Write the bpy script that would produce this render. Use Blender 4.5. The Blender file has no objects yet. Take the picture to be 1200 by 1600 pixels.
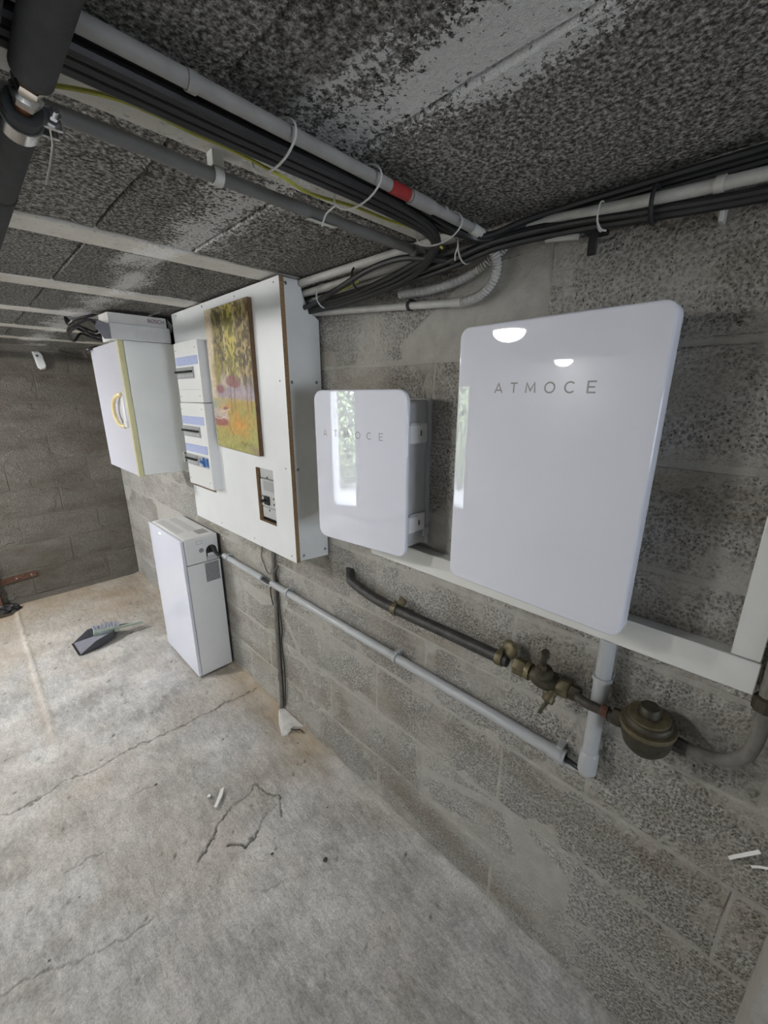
import bpy, bmesh, math, random
import numpy as np
from mathutils import Vector, Matrix
random.seed(7); rng = np.random.default_rng(7)
SC = bpy.context.scene
COL = SC.collection

# ------------------------------------------------------------------ camera
F_PX = 636.0
YAW, PITCH = math.radians(45.62), math.radians(15.98)
CAM = Vector((-0.90, 0.0, 1.58))
cd = bpy.data.cameras.new('camera'); cam = bpy.data.objects.new('camera', cd); COL.objects.link(cam)
cd.sensor_fit = 'HORIZONTAL'; cd.sensor_width = 36.0; cd.lens = F_PX/1200*36.0; cd.clip_start = 0.01
fw = Vector((math.sin(YAW)*math.cos(PITCH), math.cos(YAW)*math.cos(PITCH), -math.sin(PITCH)))
rt = Vector((math.cos(YAW), -math.sin(YAW), 0)); up = rt.cross(fw)
cam.matrix_world = Matrix(((rt.x, up.x, -fw.x, CAM.x), (rt.y, up.y, -fw.y, CAM.y), (rt.z, up.z, -fw.z, CAM.z), (0, 0, 0, 1)))
SC.camera = cam

# ------------------------------------------------------------------ world, exposure
w = bpy.data.worlds.new('sky'); SC.world = w; w.use_nodes = True
bg = w.node_tree.nodes['Background']
bg.inputs[0].default_value = (0.80, 0.88, 1.0, 1); bg.inputs[1].default_value = 17.0
LAMP = 92.0; LAMP_ADDED = 200.0  # second strength: unseen lamp added to brighten the back and left
sun = bpy.data.lights.new('sun', 'SUN'); sun.energy = 55.0; sun.angle = .02; sun.color = (1, .97, .93)
so = bpy.data.objects.new('sun', sun); COL.objects.link(so); so.location = (-2, 0, 6)
so.rotation_euler = Vector((-.55, .25, -.80)).to_track_quat('-Z', 'Y').to_euler()
SC.view_settings.view_transform = 'Standard'; SC.view_settings.look = 'None'
SC.view_settings.gamma = 1.0; SC.view_settings.use_curve_mapping = False
SC.view_settings.exposure = 0.62
SC.cycles.use_denoising = True
SC.cycles.max_bounces = 7; SC.cycles.diffuse_bounces = 3; SC.cycles.glossy_bounces = 3; SC.cycles.transmission_bounces = 2; SC.cycles.caustics_reflective = False; SC.cycles.caustics_refractive = False
SC.cycles.sample_clamp_indirect = 8.0; SC.cycles.use_adaptive_sampling = True; SC.cycles.adaptive_threshold = .12; SC.cycles.adaptive_min_samples = 18

H = 1.93            # ceiling height
XL, YB, YF = -3.60, 4.07, -4.20   # left wall, back wall, front wall
DOOR_Y0, DOOR_Y1, DOOR_Z0, DOOR_Z1 = 3.19, 3.66, 0.12, 1.73
portal = bpy.data.lights.new('doorway_portal', 'AREA'); portal.shape = 'RECTANGLE'
portal.size = DOOR_Y1-DOOR_Y0; portal.size_y = DOOR_Z1-DOOR_Z0; portal.cycles.is_portal = True
po = bpy.data.objects.new('doorway_portal', portal); COL.objects.link(po)
ADDWIN_X0, ADDWIN_X1, ADDWIN_Z0, ADDWIN_Z1 = -1.60, -0.45, 0.80, 1.80   # unseen window, added to light the faces turned toward the camera
pw = bpy.data.lights.new('added_window_portal', 'AREA'); pw.shape = 'RECTANGLE'; pw.size = ADDWIN_X1-ADDWIN_X0; pw.size_y = ADDWIN_Z1-ADDWIN_Z0; pw.cycles.is_portal = True
pwo = bpy.data.objects.new('added_window_portal', pw); COL.objects.link(pwo)
pwo.location = ((ADDWIN_X0+ADDWIN_X1)/2, YF-.14, (ADDWIN_Z0+ADDWIN_Z1)/2); pwo.rotation_euler = (math.pi/2, 0, 0)
po.location = (XL-0.12, (DOOR_Y0+DOOR_Y1)/2, (DOOR_Z0+DOOR_Z1)/2); po.rotation_euler = (0, -math.pi/2, 0)

# ------------------------------------------------------------------ node helpers
class NT:
    def __init__(s, name):
        s.m = bpy.data.materials.new(name); s.m.use_nodes = True
        s.t = s.m.node_tree; s.p = s.t.nodes['Principled BSDF']
    def n(s, typ, **kw):
        nd = s.t.nodes.new(typ)
        for k, v in kw.items():
            if k.startswith('i_'):
                key = k[2:]; key = int(key) if key.isdigit() else key.replace('_', ' ')
                s.set(nd.inputs[key], v)
            else: setattr(nd, k, v)
        return nd
    def set(s, sock, v):
        if isinstance(v, bpy.types.NodeSocket): s.t.links.new(v, sock)
        elif isinstance(v, (tuple, list)) and len(v) == 3 and sock.type == 'RGBA': sock.default_value = (*v, 1)
        else: sock.default_value = v
    def noise(s, vec, scale, detail=3, rough=.55, dist=0):
        return s.n('ShaderNodeTexNoise', i_Vector=vec, i_Scale=scale, i_Detail=detail, i_Roughness=rough, i_Distortion=dist).outputs['Fac']
    def vor(s, vec, scale, feature='F1', out='Distance', rnd=1.0):
        return s.n('ShaderNodeTexVoronoi', feature=feature, i_Vector=vec, i_Scale=scale, i_Randomness=rnd).outputs[out]
    def ramp(s, fac, *stops):
        r = s.n('ShaderNodeValToRGB'); s.set(r.inputs[0], fac); e = r.color_ramp.elements
        while len(e) < len(stops): e.new(.5)
        for k, (p, c) in enumerate(stops):
            e[k].position = p; e[k].color = (c, c, c, 1) if isinstance(c, (int, float)) else (*c, 1)
        return r.outputs[0]
    def mix(s, fac, a, b, blend='MIX'):
        m = s.n('ShaderNodeMix', data_type='RGBA', blend_type=blend)
        s.set(m.inputs[0], fac); s.set(m.inputs[6], a); s.set(m.inputs[7], b); return m.outputs[2]
    def math(s, op, a, b=0.0, clamp=False):
        m = s.n('ShaderNodeMath', operation=op, use_clamp=clamp); s.set(m.inputs[0], a); s.set(m.inputs[1], b); return m.outputs[0]
    def pos(s): return s.n('ShaderNodeNewGeometry').outputs['Position']
    def bump(s, h, strength=.5, dist=.003):
        s.set(s.p.inputs['Normal'], s.n('ShaderNodeBump', i_Strength=strength, i_Distance=dist, i_Height=h).outputs[0])
    def base(s, c): s.set(s.p.inputs['Base Color'], c)
    def rough(s, r): s.set(s.p.inputs['Roughness'], r)

def plain(name, col, rough=.5, metal=0., var=.06, scale=30, bump=0., bscale=200, spec=.5, coat=0.):
    """procedural paint / plastic / metal: colour broken up by noise, optional fine relief"""
    k = NT(name); p = k.pos()
    n = k.noise(p, scale, 4, .6)
    a = tuple(max(0, c*(1-var)) for c in col); b = tuple(min(1, c*(1+var)) for c in col)
    k.base(k.ramp(n, (.3, a), (.7, b))); k.rough(rough); k.p.inputs['Metallic'].default_value = metal
    k.p.inputs['Specular IOR Level'].default_value = spec
    if coat: k.p.inputs['Coat Weight'].default_value = coat; k.p.inputs['Coat Roughness'].default_value = .03
    if bump: k.bump(k.noise(p, bscale, 3), bump, .0015)
    return k.m

M = {}
def mat_block(name, dark, lite, mortar, half_z=.1, half_u=.25):
    k = NT(name); p = k.pos()
    oi = k.n('ShaderNodeObjectInfo').outputs['Random']
    g = k.vor(p, 150); n1 = k.noise(p, 230, 3, .7)
    fac = k.math('ADD', k.math('MULTIPLY', n1, .75), k.math('MULTIPLY', g, .45))
    col = k.ramp(fac, (.30, dark), (.50, tuple((a+b)/2 for a, b in zip(dark, lite))), (.72, lite))
    pit = k.ramp(k.noise(p, 210, 2, .6), (.31, .0), (.37, 1.))
    col = k.mix(k.math('SUBTRACT', 1.0, pit), col, tuple(c*.35 for c in dark))
    tint = k.ramp(oi, (0., .88), (1., 1.10))
    col = k.mix(1.0, col, tint, 'MULTIPLY')
    # mortar smeared over the edges of the block
    tc = k.n('ShaderNodeTexCoord').outputs['Object']
    sx = k.n('ShaderNodeSeparateXYZ', i_Vector=tc)
    ez = k.math('DIVIDE', k.math('ABSOLUTE', sx.outputs['Z']), half_z)
    eu = k.math('SUBTRACT', k.math('ABSOLUTE', sx.outputs['Y']), half_u-half_z)
    eu = k.math('DIVIDE', eu, half_z)
    e = k.math('MAXIMUM', ez, eu)
    e = k.math('ADD', e, k.math('MULTIPLY', k.math('SUBTRACT', k.noise(p, 6.5, 4, .68), .52), 3.2))
    sm = k.ramp(e, (.66, 0.), (.92, 1.))
    big = k.ramp(k.noise(p, 3.6, 3, .65), (.50, 0.), (.64, .9))
    sm = k.math('MAXIMUM', sm, big)
    mc = k.mix(k.noise(p, 26, 5, .65), tuple(c*.68 for c in mortar), tuple(c*1.2 for c in mortar))
    col = k.mix(k.math('MULTIPLY', sm, .8), col, mc)
    mpw = k.n('ShaderNodeMapping'); k.set(mpw.inputs['Vector'], p); mpw.inputs['Scale'].default_value = (2.2, 2.0, 6.0)
    col = k.mix(k.ramp(k.noise(mpw.outputs[0], 1.0, 5, .65), (.46, 0.), (.70, .62)), col, tuple(c*f for c, f in zip(mortar, (.52, .45, .36))), 'MIX')
    k.base(col); k.rough(.95); k.p.inputs['Specular IOR Level'].default_value = .15
    h = k.math('ADD', k.math('MULTIPLY', k.math('SUBTRACT', 1.0, g), 1.0), k.math('MULTIPLY', n1, .9))
    h = k.math('ADD', h, k.math('MULTIPLY', pit, .8))
    hm = k.math('MULTIPLY', k.noise(p, 60, 3, .65), .8)
    hh = k.mix(k.math('MULTIPLY', sm, .75), h, hm)
    hh = k.math('ADD', hh, k.math('MULTIPLY', k.noise(p, 14, 2, .6), 1.6))
    k.bump(hh, .85, .007)
    return k.m
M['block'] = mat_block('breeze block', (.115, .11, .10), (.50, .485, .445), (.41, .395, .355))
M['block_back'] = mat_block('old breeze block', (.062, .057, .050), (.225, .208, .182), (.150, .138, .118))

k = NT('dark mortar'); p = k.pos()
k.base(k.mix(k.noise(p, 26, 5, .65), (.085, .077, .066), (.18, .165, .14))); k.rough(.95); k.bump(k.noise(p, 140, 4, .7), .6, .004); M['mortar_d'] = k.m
k = NT('mortar'); p = k.pos()
k.base(k.mix(k.noise(p, 26, 5, .65), (.27, .26, .235), (.48, .465, .42))); k.rough(.95)
k.bump(k.noise(p, 140, 4, .7), .6, .004); M['mortar'] = k.m

def mat_ceiling(name, joist=False):
    k = NT(name); p = k.pos(); sx = k.n('ShaderNodeSeparateXYZ', i_Vector=p)
    if joist:
        n = k.noise(p, 12, 5, .7); col = k.mix(n, (.54, .52, .47), (.80, .78, .73))
        col = k.mix(k.ramp(k.noise(p, 90, 3, .6), (.60, 0.), (.72, .5)), col, (.16, .15, .13))
        h = k.noise(p, 180, 4, .6)
    else:
        oi = k.n('ShaderNodeObjectInfo').outputs['Random']
        warp = k.n('ShaderNodeVectorMath', operation='ADD'); k.set(warp.inputs[0], p)
        nc = k.n('ShaderNodeTexNoise', i_Vector=p, i_Scale=60., i_Detail=2.)
        sc_ = k.n('ShaderNodeVectorMath', operation='SCALE'); k.set(sc_.inputs[0], nc.outputs['Color']); sc_.inputs['Scale'].default_value = .012
        k.set(warp.inputs[1], sc_.outputs[0])
        g = k.vor(warp.outputs[0], 150); n1 = k.noise(p, 150, 3, .75)
        fac = k.math('ADD', k.math('MULTIPLY', n1, .95), k.math('MULTIPLY', k.math('SUBTRACT', 1., g), .12))
        col = k.ramp(fac, (.42, (.065, .063, .057)), (.55, (.25, .243, .226)), (.70, (.60, .59, .55)))
        col = k.mix(1.0, col, k.ramp(oi, (0., .85), (1., 1.15)), 'MULTIPLY')
        h = k.math('ADD', k.math('MULTIPLY', k.math('SUBTRACT', 1., g), .45), k.math('MULTIPLY', n1, 1.7))
    # white plaster slopped along a band of the ceiling
    dx = k.math('ABSOLUTE', k.math('SUBTRACT', sx.outputs['X'], -.435))
    band = k.math('SUBTRACT', 1.0, k.math('DIVIDE', dx, .10))
    mp = k.n('ShaderNodeMapping'); k.set(mp.inputs['Vector'], p); mp.inputs['Scale'].default_value = (5.5, 2.6, 1)
    blot = k.math('MULTIPLY', k.math('SUBTRACT', k.noise(mp.outputs[0], 1.0, 4, .62), .46), 4.2)
    fine = k.math('MULTIPLY', k.math('SUBTRACT', k.noise(p, 120, 4, .72), .53), 4.6)
    msk = k.math('ADD', k.math('ADD', band, blot), fine)
    msk = k.math('MULTIPLY', k.ramp(msk, (.52, 0.), (.68, 1.)), k.ramp(band, (0., 0.), (.22, 1.)))
    col = k.mix(k.math('MULTIPLY', msk, .9), col, (.86, .86, .85))
    k.base(col); k.rough(.95); k.p.inputs['Specular IOR Level'].default_value = .1
    k.bump(k.math('ADD', h, k.math('MULTIPLY', msk, .6)), .35 if joist else .9, .002 if joist else .008)
    return k.m
M['hourdis'] = mat_ceiling('coarse ceiling block'); M['joist'] = mat_ceiling('concrete joist', True)

# floor: colour follows poured, worn concrete; 'dirt' and 'crack' are painted per vertex below
k = NT('poured concrete floor'); p = k.pos()
at_d = k.n('ShaderNodeAttribute', attribute_name='dirt').outputs['Fac']; at_c = k.n('ShaderNodeAttribute', attribute_name='crack').outputs['Fac']
mp = k.n('ShaderNodeMapping'); k.set(mp.inputs['Vector'], p); mp.inputs['Rotation'].default_value = (0, 0, .5); mp.inputs['Scale'].default_value = (1, .35, 1)
c = k.ramp(k.noise(p, 3.4, 6, .68), (.34, (.27, .265, .25)), (.52, (.44, .435, .415)), (.66, (.62, .615, .59)))
c = k.mix(k.ramp(k.noise(mp.outputs[0], 38, 5, .7), (.46, 0.), (.72, .55)), c, (.66, .65, .63))
c = k.mix(k.ramp(k.noise(mp.outputs[0], 17, 4, .7), (.56, 0.), (.72, .4)), c, (.25, .24, .22))
c = k.mix(k.ramp(k.noise(mp.outputs[0], 95, 4, .7), (.57, 0.), (.70, .35)), c, (.20, .19, .17))
c = k.mix(k.ramp(k.noise(p, 2.0, 3, .6), (.42, 0.), (.68, .45)), c, (.42, .36, .28))
c = k.mix(1.0, c, k.ramp(k.noise(p, 130, 4, .75), (.34, .74), (.52, 1.0), (.70, 1.16)), 'MULTIPLY')
c = k.mix(at_d, c, k.mix(k.noise(p, 9, 4, .6), (.27, .205, .13), (.43, .36, .27)))
c = k.mix(k.ramp(k.vor(p, 9.), (.025, .85), (.05, 0.)), c, (.035, .03, .025))
c = k.mix(at_c, c, (.05, .045, .038))
k.base(c); k.rough(k.ramp(k.noise(p, 6, 3), (.3, .72), (.7, .9))); k.p.inputs['Specular IOR Level'].default_value = .3
k.bump(k.math('ADD', k.math('MULTIPLY', k.noise(mp.outputs[0], 34, 4, .68), .7), k.math('ADD', k.math('MULTIPLY', k.noise(p, 22, 5, .65), .9), k.math('MULTIPLY', k.noise(p, 200, 3, .65), .26))), .72, .009); M['floor'] = k.m

M['plaster'] = plain('white painted plaster', (.80, .80, .79), .8, var=.05, scale=5, bump=.3, bscale=60)
M['gloss'] = plain('glossy white acrylic', (.70, .715, .79), .015, var=.01, scale=2, spec=.62)
M['cast'] = plain('light grey powder coat', (.50, .51, .525), .45, var=.02)
M['white_plastic'] = plain('white plastic', (.72, .725, .72), .35, var=.02)
M['trunk'] = plain('white pvc trunking', (.66, .66, .63), .42, var=.025, scale=12)
M['melamine'] = plain('white melamine', (.74, .755, .765), .38, var=.025, scale=8)
M['melamine_lifted'] = plain('light-lifted side melamine', (.76, .765, .74), .5, var=.04, scale=9)  # same melamine, brightness put into the colour for the weakly lit board sides
M['chip'] = plain('raw chipboard edge', (.30, .19, .10), .9, var=.35, scale=260)
M['brown'] = plain('brown edge strip', (.12, .065, .03), .7, var=.2, scale=80)
M['cab_white'] = plain('off-white laminate', (.78, .80, .77), .42, var=.03, scale=6)
M['door_white'] = plain('lilac-white door laminate', (.56, .56, .62), .35, var=.02, scale=6)
M['yellow'] = plain('pale yellow edging', (.60, .575, .33), .45, var=.06, scale=20)
M['yellow_d'] = plain('worn yellow plastic', (.78, .65, .34), .4, var=.10, scale=30)
M['black'] = plain('black rubber cable', (.018, .018, .019), .42, var=.2, scale=40)
M['dark'] = plain('near-black plastic', (.012, .012, .013), .7, var=.1)  # near-black colour of toggles, ties and other small parts
M['blackhose'] = plain('dusty black hose', (.030, .029, .028), .5, var=.5, scale=35)
M['foam'] = plain('charcoal pipe foam', (.040, .041, .044), .85, var=.18, scale=60, bump=.3, bscale=300)
M['steel'] = plain('zinc plated steel', (.72, .72, .72), .22, 1., var=.06)
M['screw'] = plain('dull steel screw', (.28, .28, .28), .4, .8, var=.2)
M['copper'] = plain('copper pipe', (.62, .27, .14), .35, 1., var=.1)
M['brass'] = plain('dirty brass', (.150, .128, .075), .48, .55, var=.35, scale=70, bump=.25, bscale=180)
M['brass_dark'] = plain('oxidised brass', (.055, .048, .032), .55, .4, var=.4, scale=60, bump=.3, bscale=160)
M['iron'] = plain('dark iron pipe', (.055, .047, .040), .55, .3, var=.4, scale=60)
M['conduit'] = plain('grey pvc conduit', (.40, .415, .425), .33, var=.03)
M['conduit_w'] = plain('dusty white conduit', (.46, .455, .43), .5, var=.12, scale=30)
M['conduit_d'] = plain('dust-grey conduit', (.27, .265, .25), .6, var=.14, scale=30)
M['pipe_grey'] = plain('dull grey pipe', (.145, .145, .138), .55, var=.12, scale=25)
M['lead'] = plain('weathered grey pipe', (.16, .15, .13), .6, var=.25, scale=50)
M['tie'] = plain('white nylon', (.55, .55, .52), .5, var=.05)
M['red'] = plain('red tape', (.28, .02, .02), .5, var=.15)
M['yg'] = plain('yellow-green wire', (.40, .40, .06), .5, var=.2)
M['bluish'] = plain('blue tinted label strip', (.40, .46, .70), .3, var=.22, scale=140)
M['breaker'] = plain('light grey breaker', (.46, .47, .47), .45, var=.04)
M['breaker_d'] = plain('mid grey breaker face', (.33, .335, .34), .45, var=.05)
M['blue'] = plain('blue plastic', (.03, .13, .38), .4, var=.1)
M['label'] = plain('printed grey label', (.24, .245, .25), .4, var=.35, scale=220)
M['paper'] = plain('white paper', (.80, .80, .78), .8, var=.03)
M['card'] = plain('printed white cardboard', (.72, .72, .70), .6, var=.06, scale=20)
M['card_lid'] = plain('grey white cardboard', (.62, .61, .59), .6, var=.06, scale=20)
M['card_flap'] = plain('blue grey cardboard', (.22, .225, .25), .6, var=.1)
M['ink'] = plain('grey ink', (.27, .265, .27), .4, var=.02)
M['ink_red'] = plain('dark red print', (.16, .04, .05), .5, var=.05)
M['sage'] = plain('sage green plastic', (.30, .37, .30), .45, var=.05)
M['bristle'] = plain('grey bristle', (.36, .37, .42), .8, var=.25, scale=200)
M['pan'] = plain('dark grey plastic', (.055, .058, .066), .5, var=.08)
M['pan_in'] = plain('scuffed grey plastic', (.24, .24, .28), .5, var=.1)
M['rust'] = plain('rusty iron', (.095, .045, .028), .85, .1, var=.45, scale=60, bump=.4, bscale=150)
M['led'] = NT('white status led').m
M['led'].node_tree.nodes['Principled BSDF'].inputs['Emission Color'].default_value = (.55, .75, 1, 1); M['led'].node_tree.nodes['Principled BSDF'].inputs['Emission Strength'].default_value = 6
M['lampglass'] = NT('lit opal glass').m
_p = M['lampglass'].node_tree.nodes['Principled BSDF']; _p.inputs['Emission Color'].default_value = (1, .985, .97, 1); _p.inputs['Emission Strength'].default_value = LAMP
M['lampglass_added'] = M['lampglass'].copy(); M['lampglass_added'].name = 'opal glass of the added lamp'; M['lampglass_added'].node_tree.nodes['Principled BSDF'].inputs['Emission Strength'].default_value = LAMP_ADDED  # glow of the added lamp, stronger than the mirrored pair
M['patch'] = plain('fresh plaster', (.52, .51, .48), .9, var=.15, scale=60, bump=.5, bscale=90)
M['leaf'] = plain('green foliage', (.19, .25, .12), .6, var=.8, scale=9)
M['bark'] = plain('brown bark', (.12, .08, .05), .9, var=.3)
M['path'] = plain('pale garden paving', (.55, .53, .50), .9, var=.15, scale=8)
M['pit_black'] = plain('black floor-pit filler', (.012, .012, .012), .5, var=.3)

# ------------------------------------------------------------------ mesh builder
class MB:
    def __init__(s): s.v = []; s.f = []; s.mi = []; s.sm = []
    def add(s, vs, fs, mi=0, smooth=False):
        o = len(s.v); s.v += [tuple(map(float, a)) for a in vs]
        for f in fs: s.f.append(tuple(i+o for i in f)); s.mi.append(mi); s.sm.append(smooth)
        return s
    def box(s, a, b, bev=0., seg=1, mi=0):
        lo = [min(p, q) for p, q in zip(a, b)]; hi = [max(p, q) for p, q in zip(a, b)]
        bm = bmesh.new(); bmesh.ops.create_cube(bm, size=1)
        for v in bm.verts: v.co = Vector([(lo[i]+hi[i])/2+v.co[i]*(hi[i]-lo[i]) for i in range(3)])
        if bev: bmesh.ops.bevel(bm, geom=bm.edges[:], offset=bev, segments=seg, profile=.7, affect='EDGES')
        bm.verts.index_update()
        s.add([v.co for v in bm.verts], [[v.index for v in f.verts] for f in bm.faces], mi); bm.free(); return s
    def tube(s, pts, r, n=12, smooth=6, rfun=None, mi=0, flat=1.0):
        P = [Vector(p) for p in pts]
        if smooth and len(P) > 2: P = catmull(P, smooth)
        T = []
        for i in range(len(P)):
            d = P[min(i+1, len(P)-1)]-P[max(i-1, 0)]; T.append(d.normalized())
        u = T[0].orthogonal().normalized()
        if abs(T[0].z) < .9: u = (Vector((0, 0, 1))-T[0]*T[0].z).normalized()
        vs = []; fs = []; L = 0
        for i, q in enumerate(P):
            u = (u-T[i]*u.dot(T[i])).normalized(); v = T[i].cross(u)
            if i: L += (P[i]-P[i-1]).length
            rr = rfun(L) if rfun else r
            for j in range(n):
                a = 2*math.pi*j/n; vs.append(q+u*(math.cos(a)*rr*flat)+v*(math.sin(a)*rr))
        for i in range(len(P)-1):
            for j in range(n): fs.append((i*n+j, i*n+(j+1) % n, (i+1)*n+(j+1) % n, (i+1)*n+j))
        s.add(vs, fs, mi, True)
        s.add([vs[j] for j in range(n)], [tuple(reversed(range(n)))], mi); s.add(vs[-n:], [tuple(range(n))], mi)
        return s
    def lathe(s, prof, c, axis=(0, 0, 1), n=20, mi=0):
        """prof: (radius, height) pairs turned about the axis through c"""
        A = Vector(axis).normalized(); U = A.orthogonal().normalized(); V = A.cross(U); c = Vector(c)
        for i in range(len(prof)-1):
            (r0, h0), (r1, h1) = prof[i], prof[i+1]; vs = []
            for r, h in ((r0, h0), (r1, h1)):
                for j in range(n): t = 2*math.pi*j/n; vs.append(c+A*h+(U*math.cos(t)+V*math.sin(t))*max(r, 1e-5))
            s.add(vs, [(j, (j+1) % n, n+(j+1) % n, n+j) for j in range(n)], mi, True)
        return s
    def prism(s, poly, ax, a, b, mi=0, mi_side=None):
        """poly in the two other axes, extruded along axis ax from a to b"""
        o = [i for i in range(3) if i != ax]; n = len(poly); vs = []
        for h in (a, b):
            for p in poly: q = [0, 0, 0]; q[ax] = h; q[o[0]] = p[0]; q[o[1]] = p[1]; vs.append(q)
        s.add(vs, [tuple(range(n)), tuple(reversed(range(n, 2*n)))], mi)
        s.add(vs, [(i, i+n, (i+1) % n+n, (i+1) % n) for i in range(n)], mi if mi_side is None else mi_side); return s
    def strip(s, pts, wvec, thick, mi=0):
        """flat band: polyline pts widened along wvec, thickness along the local normal"""
        P = [Vector(p) for p in pts]; W = Vector(wvec); vs = []
        for i, q in enumerate(P):
            t = (P[min(i+1, len(P)-1)]-P[max(i-1, 0)]).normalized(); nn = t.cross(W.normalized())*thick/2
            vs += [q-W/2-nn, q+W/2-nn, q+W/2+nn, q-W/2+nn]
        fs = [(0, 1, 2, 3), tuple(len(vs)-4+i for i in (3, 2, 1, 0))]
        for i in range(len(P)-1):
            for j in range(4): fs.append((4*i+j, 4*i+4+j, 4*i+4+(j+1) % 4, 4*i+(j+1) % 4))
        s.add(vs, fs, mi); return s
    def xf(s, fn): s.v = [tuple(fn(Vector(p))) for p in s.v]; return s

def catmull(P, k):
    out = []
    for i in range(len(P)-1):
        p0 = P[max(i-1, 0)]; p1 = P[i]; p2 = P[i+1]; p3 = P[min(i+2, len(P)-1)]
        for j in range(k):
            t = j/k; out.append(.5*((2*p1)+(p2-p0)*t+(2*p0-5*p1+4*p2-p3)*t*t+(3*p1-p0-3*p2+p3)*t**3))
    out.append(P[-1]); return out

WLOC = {}
def link(name, me, mats, parent, loc):
    o = bpy.data.objects.new(name, me); COL.objects.link(o)
    WLOC[o.name] = Vector(loc); o.location = Vector(loc)
    if parent is not None: o.parent = parent; o.location = Vector(loc)-WLOC[parent.name]
    return o
def obj(name, mb, mats, parent=None, fix=True):
    """one mesh object, origin at the middle of its base"""
    if not isinstance(mats, (list, tuple)): mats = [mats]
    V = np.array(mb.v); c = (V.min(0)+V.max(0))/2; c[2] = V[:, 2].min()
    me = bpy.data.meshes.new(name); me.from_pydata((V-c).tolist(), [], mb.f)
    me.polygons.foreach_set('material_index', mb.mi); me.polygons.foreach_set('use_smooth', mb.sm)
    for m in mats: me.materials.append(M[m] if isinstance(m, str) else m)
    if fix:
        bm = bmesh.new(); bm.from_mesh(me); bmesh.ops.remove_doubles(bm, verts=bm.verts, dist=1e-6)
        bmesh.ops.recalc_face_normals(bm, faces=bm.faces); bm.to_mesh(me); bm.free(); me.set_sharp_from_angle(angle=.75)
    me.update()
    return link(name, me, mats, parent, c)
def thing(name, label, cat, loc, group=None):
    o = bpy.data.objects.new(name, None); COL.objects.link(o); o.empty_display_size = .05
    o.location = loc; WLOC[o.name] = Vector(loc); return tag(o, label, cat, group)
def tag(o, label, cat, group=None):
    o['label'] = label; o['category'] = cat
    if group: o['group'] = group
    return o
def struct(o): o['kind'] = 'structure'; return o
def cp(o, parent, loc, rz=None, scale=None):
    """copy of one mesh object at a world place"""
    c = o.copy(); COL.objects.link(c); WLOC[c.name] = Vector(loc); c.parent = parent
    c.location = Vector(loc)-(WLOC[parent.name] if parent is not None else Vector((0, 0, 0)))
    if rz is not None: c.rotation_euler = (0, 0, rz)
    if scale is not None: c.scale = scale
    return c

# value noise for real relief
def vnoise(x, y, seed=0):
    xi = np.floor(x).astype(int); yi = np.floor(y).astype(int); xf = x-xi; yf = y-yi
    def hsh(a, b):
        h = (a*374761393+b*668265263+seed*2147483647) & 0xffffffff; h = ((h ^ (h >> 13))*1274126177) & 0xffffffff
        return ((h ^ (h >> 16)) & 0xffff)/65535.
    sx = xf*xf*(3-2*xf); sy = yf*yf*(3-2*yf)
    return (hsh(xi, yi)*(1-sx)+hsh(xi+1, yi)*sx)*(1-sy)+(hsh(xi, yi+1)*(1-sx)+hsh(xi+1, yi+1)*sx)*sy
def fbm(x, y, oct=4, seed=0):
    s = 0; a = .5
    for i in range(oct): s = s+a*vnoise(x*2**i+17.3*i, y*2**i-9.1*i, seed+i); a *= .5
    return s
def pdist(X, Y, poly):
    d = np.full(X.shape, 9.)
    for (x0, y0), (x1, y1) in zip(poly[:-1], poly[1:]):
        dx, dy = x1-x0, y1-y0; t = np.clip(((X-x0)*dx+(Y-y0)*dy)/(dx*dx+dy*dy+1e-12), 0, 1)
        d = np.minimum(d, np.hypot(X-x0-t*dx, Y-y0-t*dy))
    return d

# ================================================================== SETTING
# ---- floor: real relief with cracks, the broken round patch and the slab edge
xs = np.concatenate([np.linspace(XL-.2, -1.35, 50)[:-1], np.linspace(-1.35, 0.02, 330)])
ys = np.concatenate([np.linspace(YF-.1, .2, 50)[:-1], np.linspace(.2, 2.2, 460)[:-1], np.linspace(2.2, 4.09, 240)])
X, Y = np.meshgrid(xs, ys); Z = (fbm(X*3, Y*3, 3, 3)-.45)*.010+(fbm(X*30, Y*14, 3, 9)-.45)*.0035
crk = np.zeros_like(X)
jit = (fbm(X*34, Y*34, 4, 21)-.45)*.042; jit2 = (fbm(X*34, Y*34, 4, 31)-.45)*.042
def groove(poly, wd, dep, dark=1.):
    global Z, crk
    d = pdist(X+jit, Y+jit2, poly); g = np.exp(-(d/wd)**2); Z = Z-g*dep; crk = np.maximum(crk, g*dark)
groove([(-1.6, 1.95), (-1.09, 1.913), (-.975, 1.897), (-.885, 1.93), (-.777, 1.898), (-.649, 1.912), (-.49, 1.884), (-.34, 1.876), (-.17, 1.868), (-.02, 1.86)], .0034, .006, .75)
groove([(-.60, 1.20), (-.564, 1.223), (-.534, 1.243), (-.499, 1.279), (-.473, 1.301)], .0036, .008, .8)
rub = np.clip(1-np.minimum(np.hypot((X+.535)/.035, (Y-1.25)/.05), np.hypot((X+.30)/.035, (Y-1.285)/.05)), 0, 1)
Z = Z+rub*(fbm(X*95, Y*95, 2, 77)-.5)*.016-rub*.004
groove([(-.473, 1.301), (-.416, 1.304), (-.369, 1.297), (-.323, 1.343)], .0028, .005, .6)
groove([(-.323, 1.343), (-.307, 1.276), (-.29, 1.237), (-.28, 1.206), (-.293, 1.173), (-.32, 1.125)], .0036, .007, .75)
groove([(-.52, 1.18), (-.506, 1.175), (-.466, 1.136), (-.43, 1.132), (-.414, 1.14)], .0042, .009, 1.)
groove([(-.414, 1.14), (-.36, 1.185), (-.308, 1.177)], .0022, .003, .5)
groove([(-1.30, 1.30), (-1.05, 1.23), (-.93, 1.17), (-.847, 1.145), (-.76, 1.14)], .0028, .003, .6)
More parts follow.
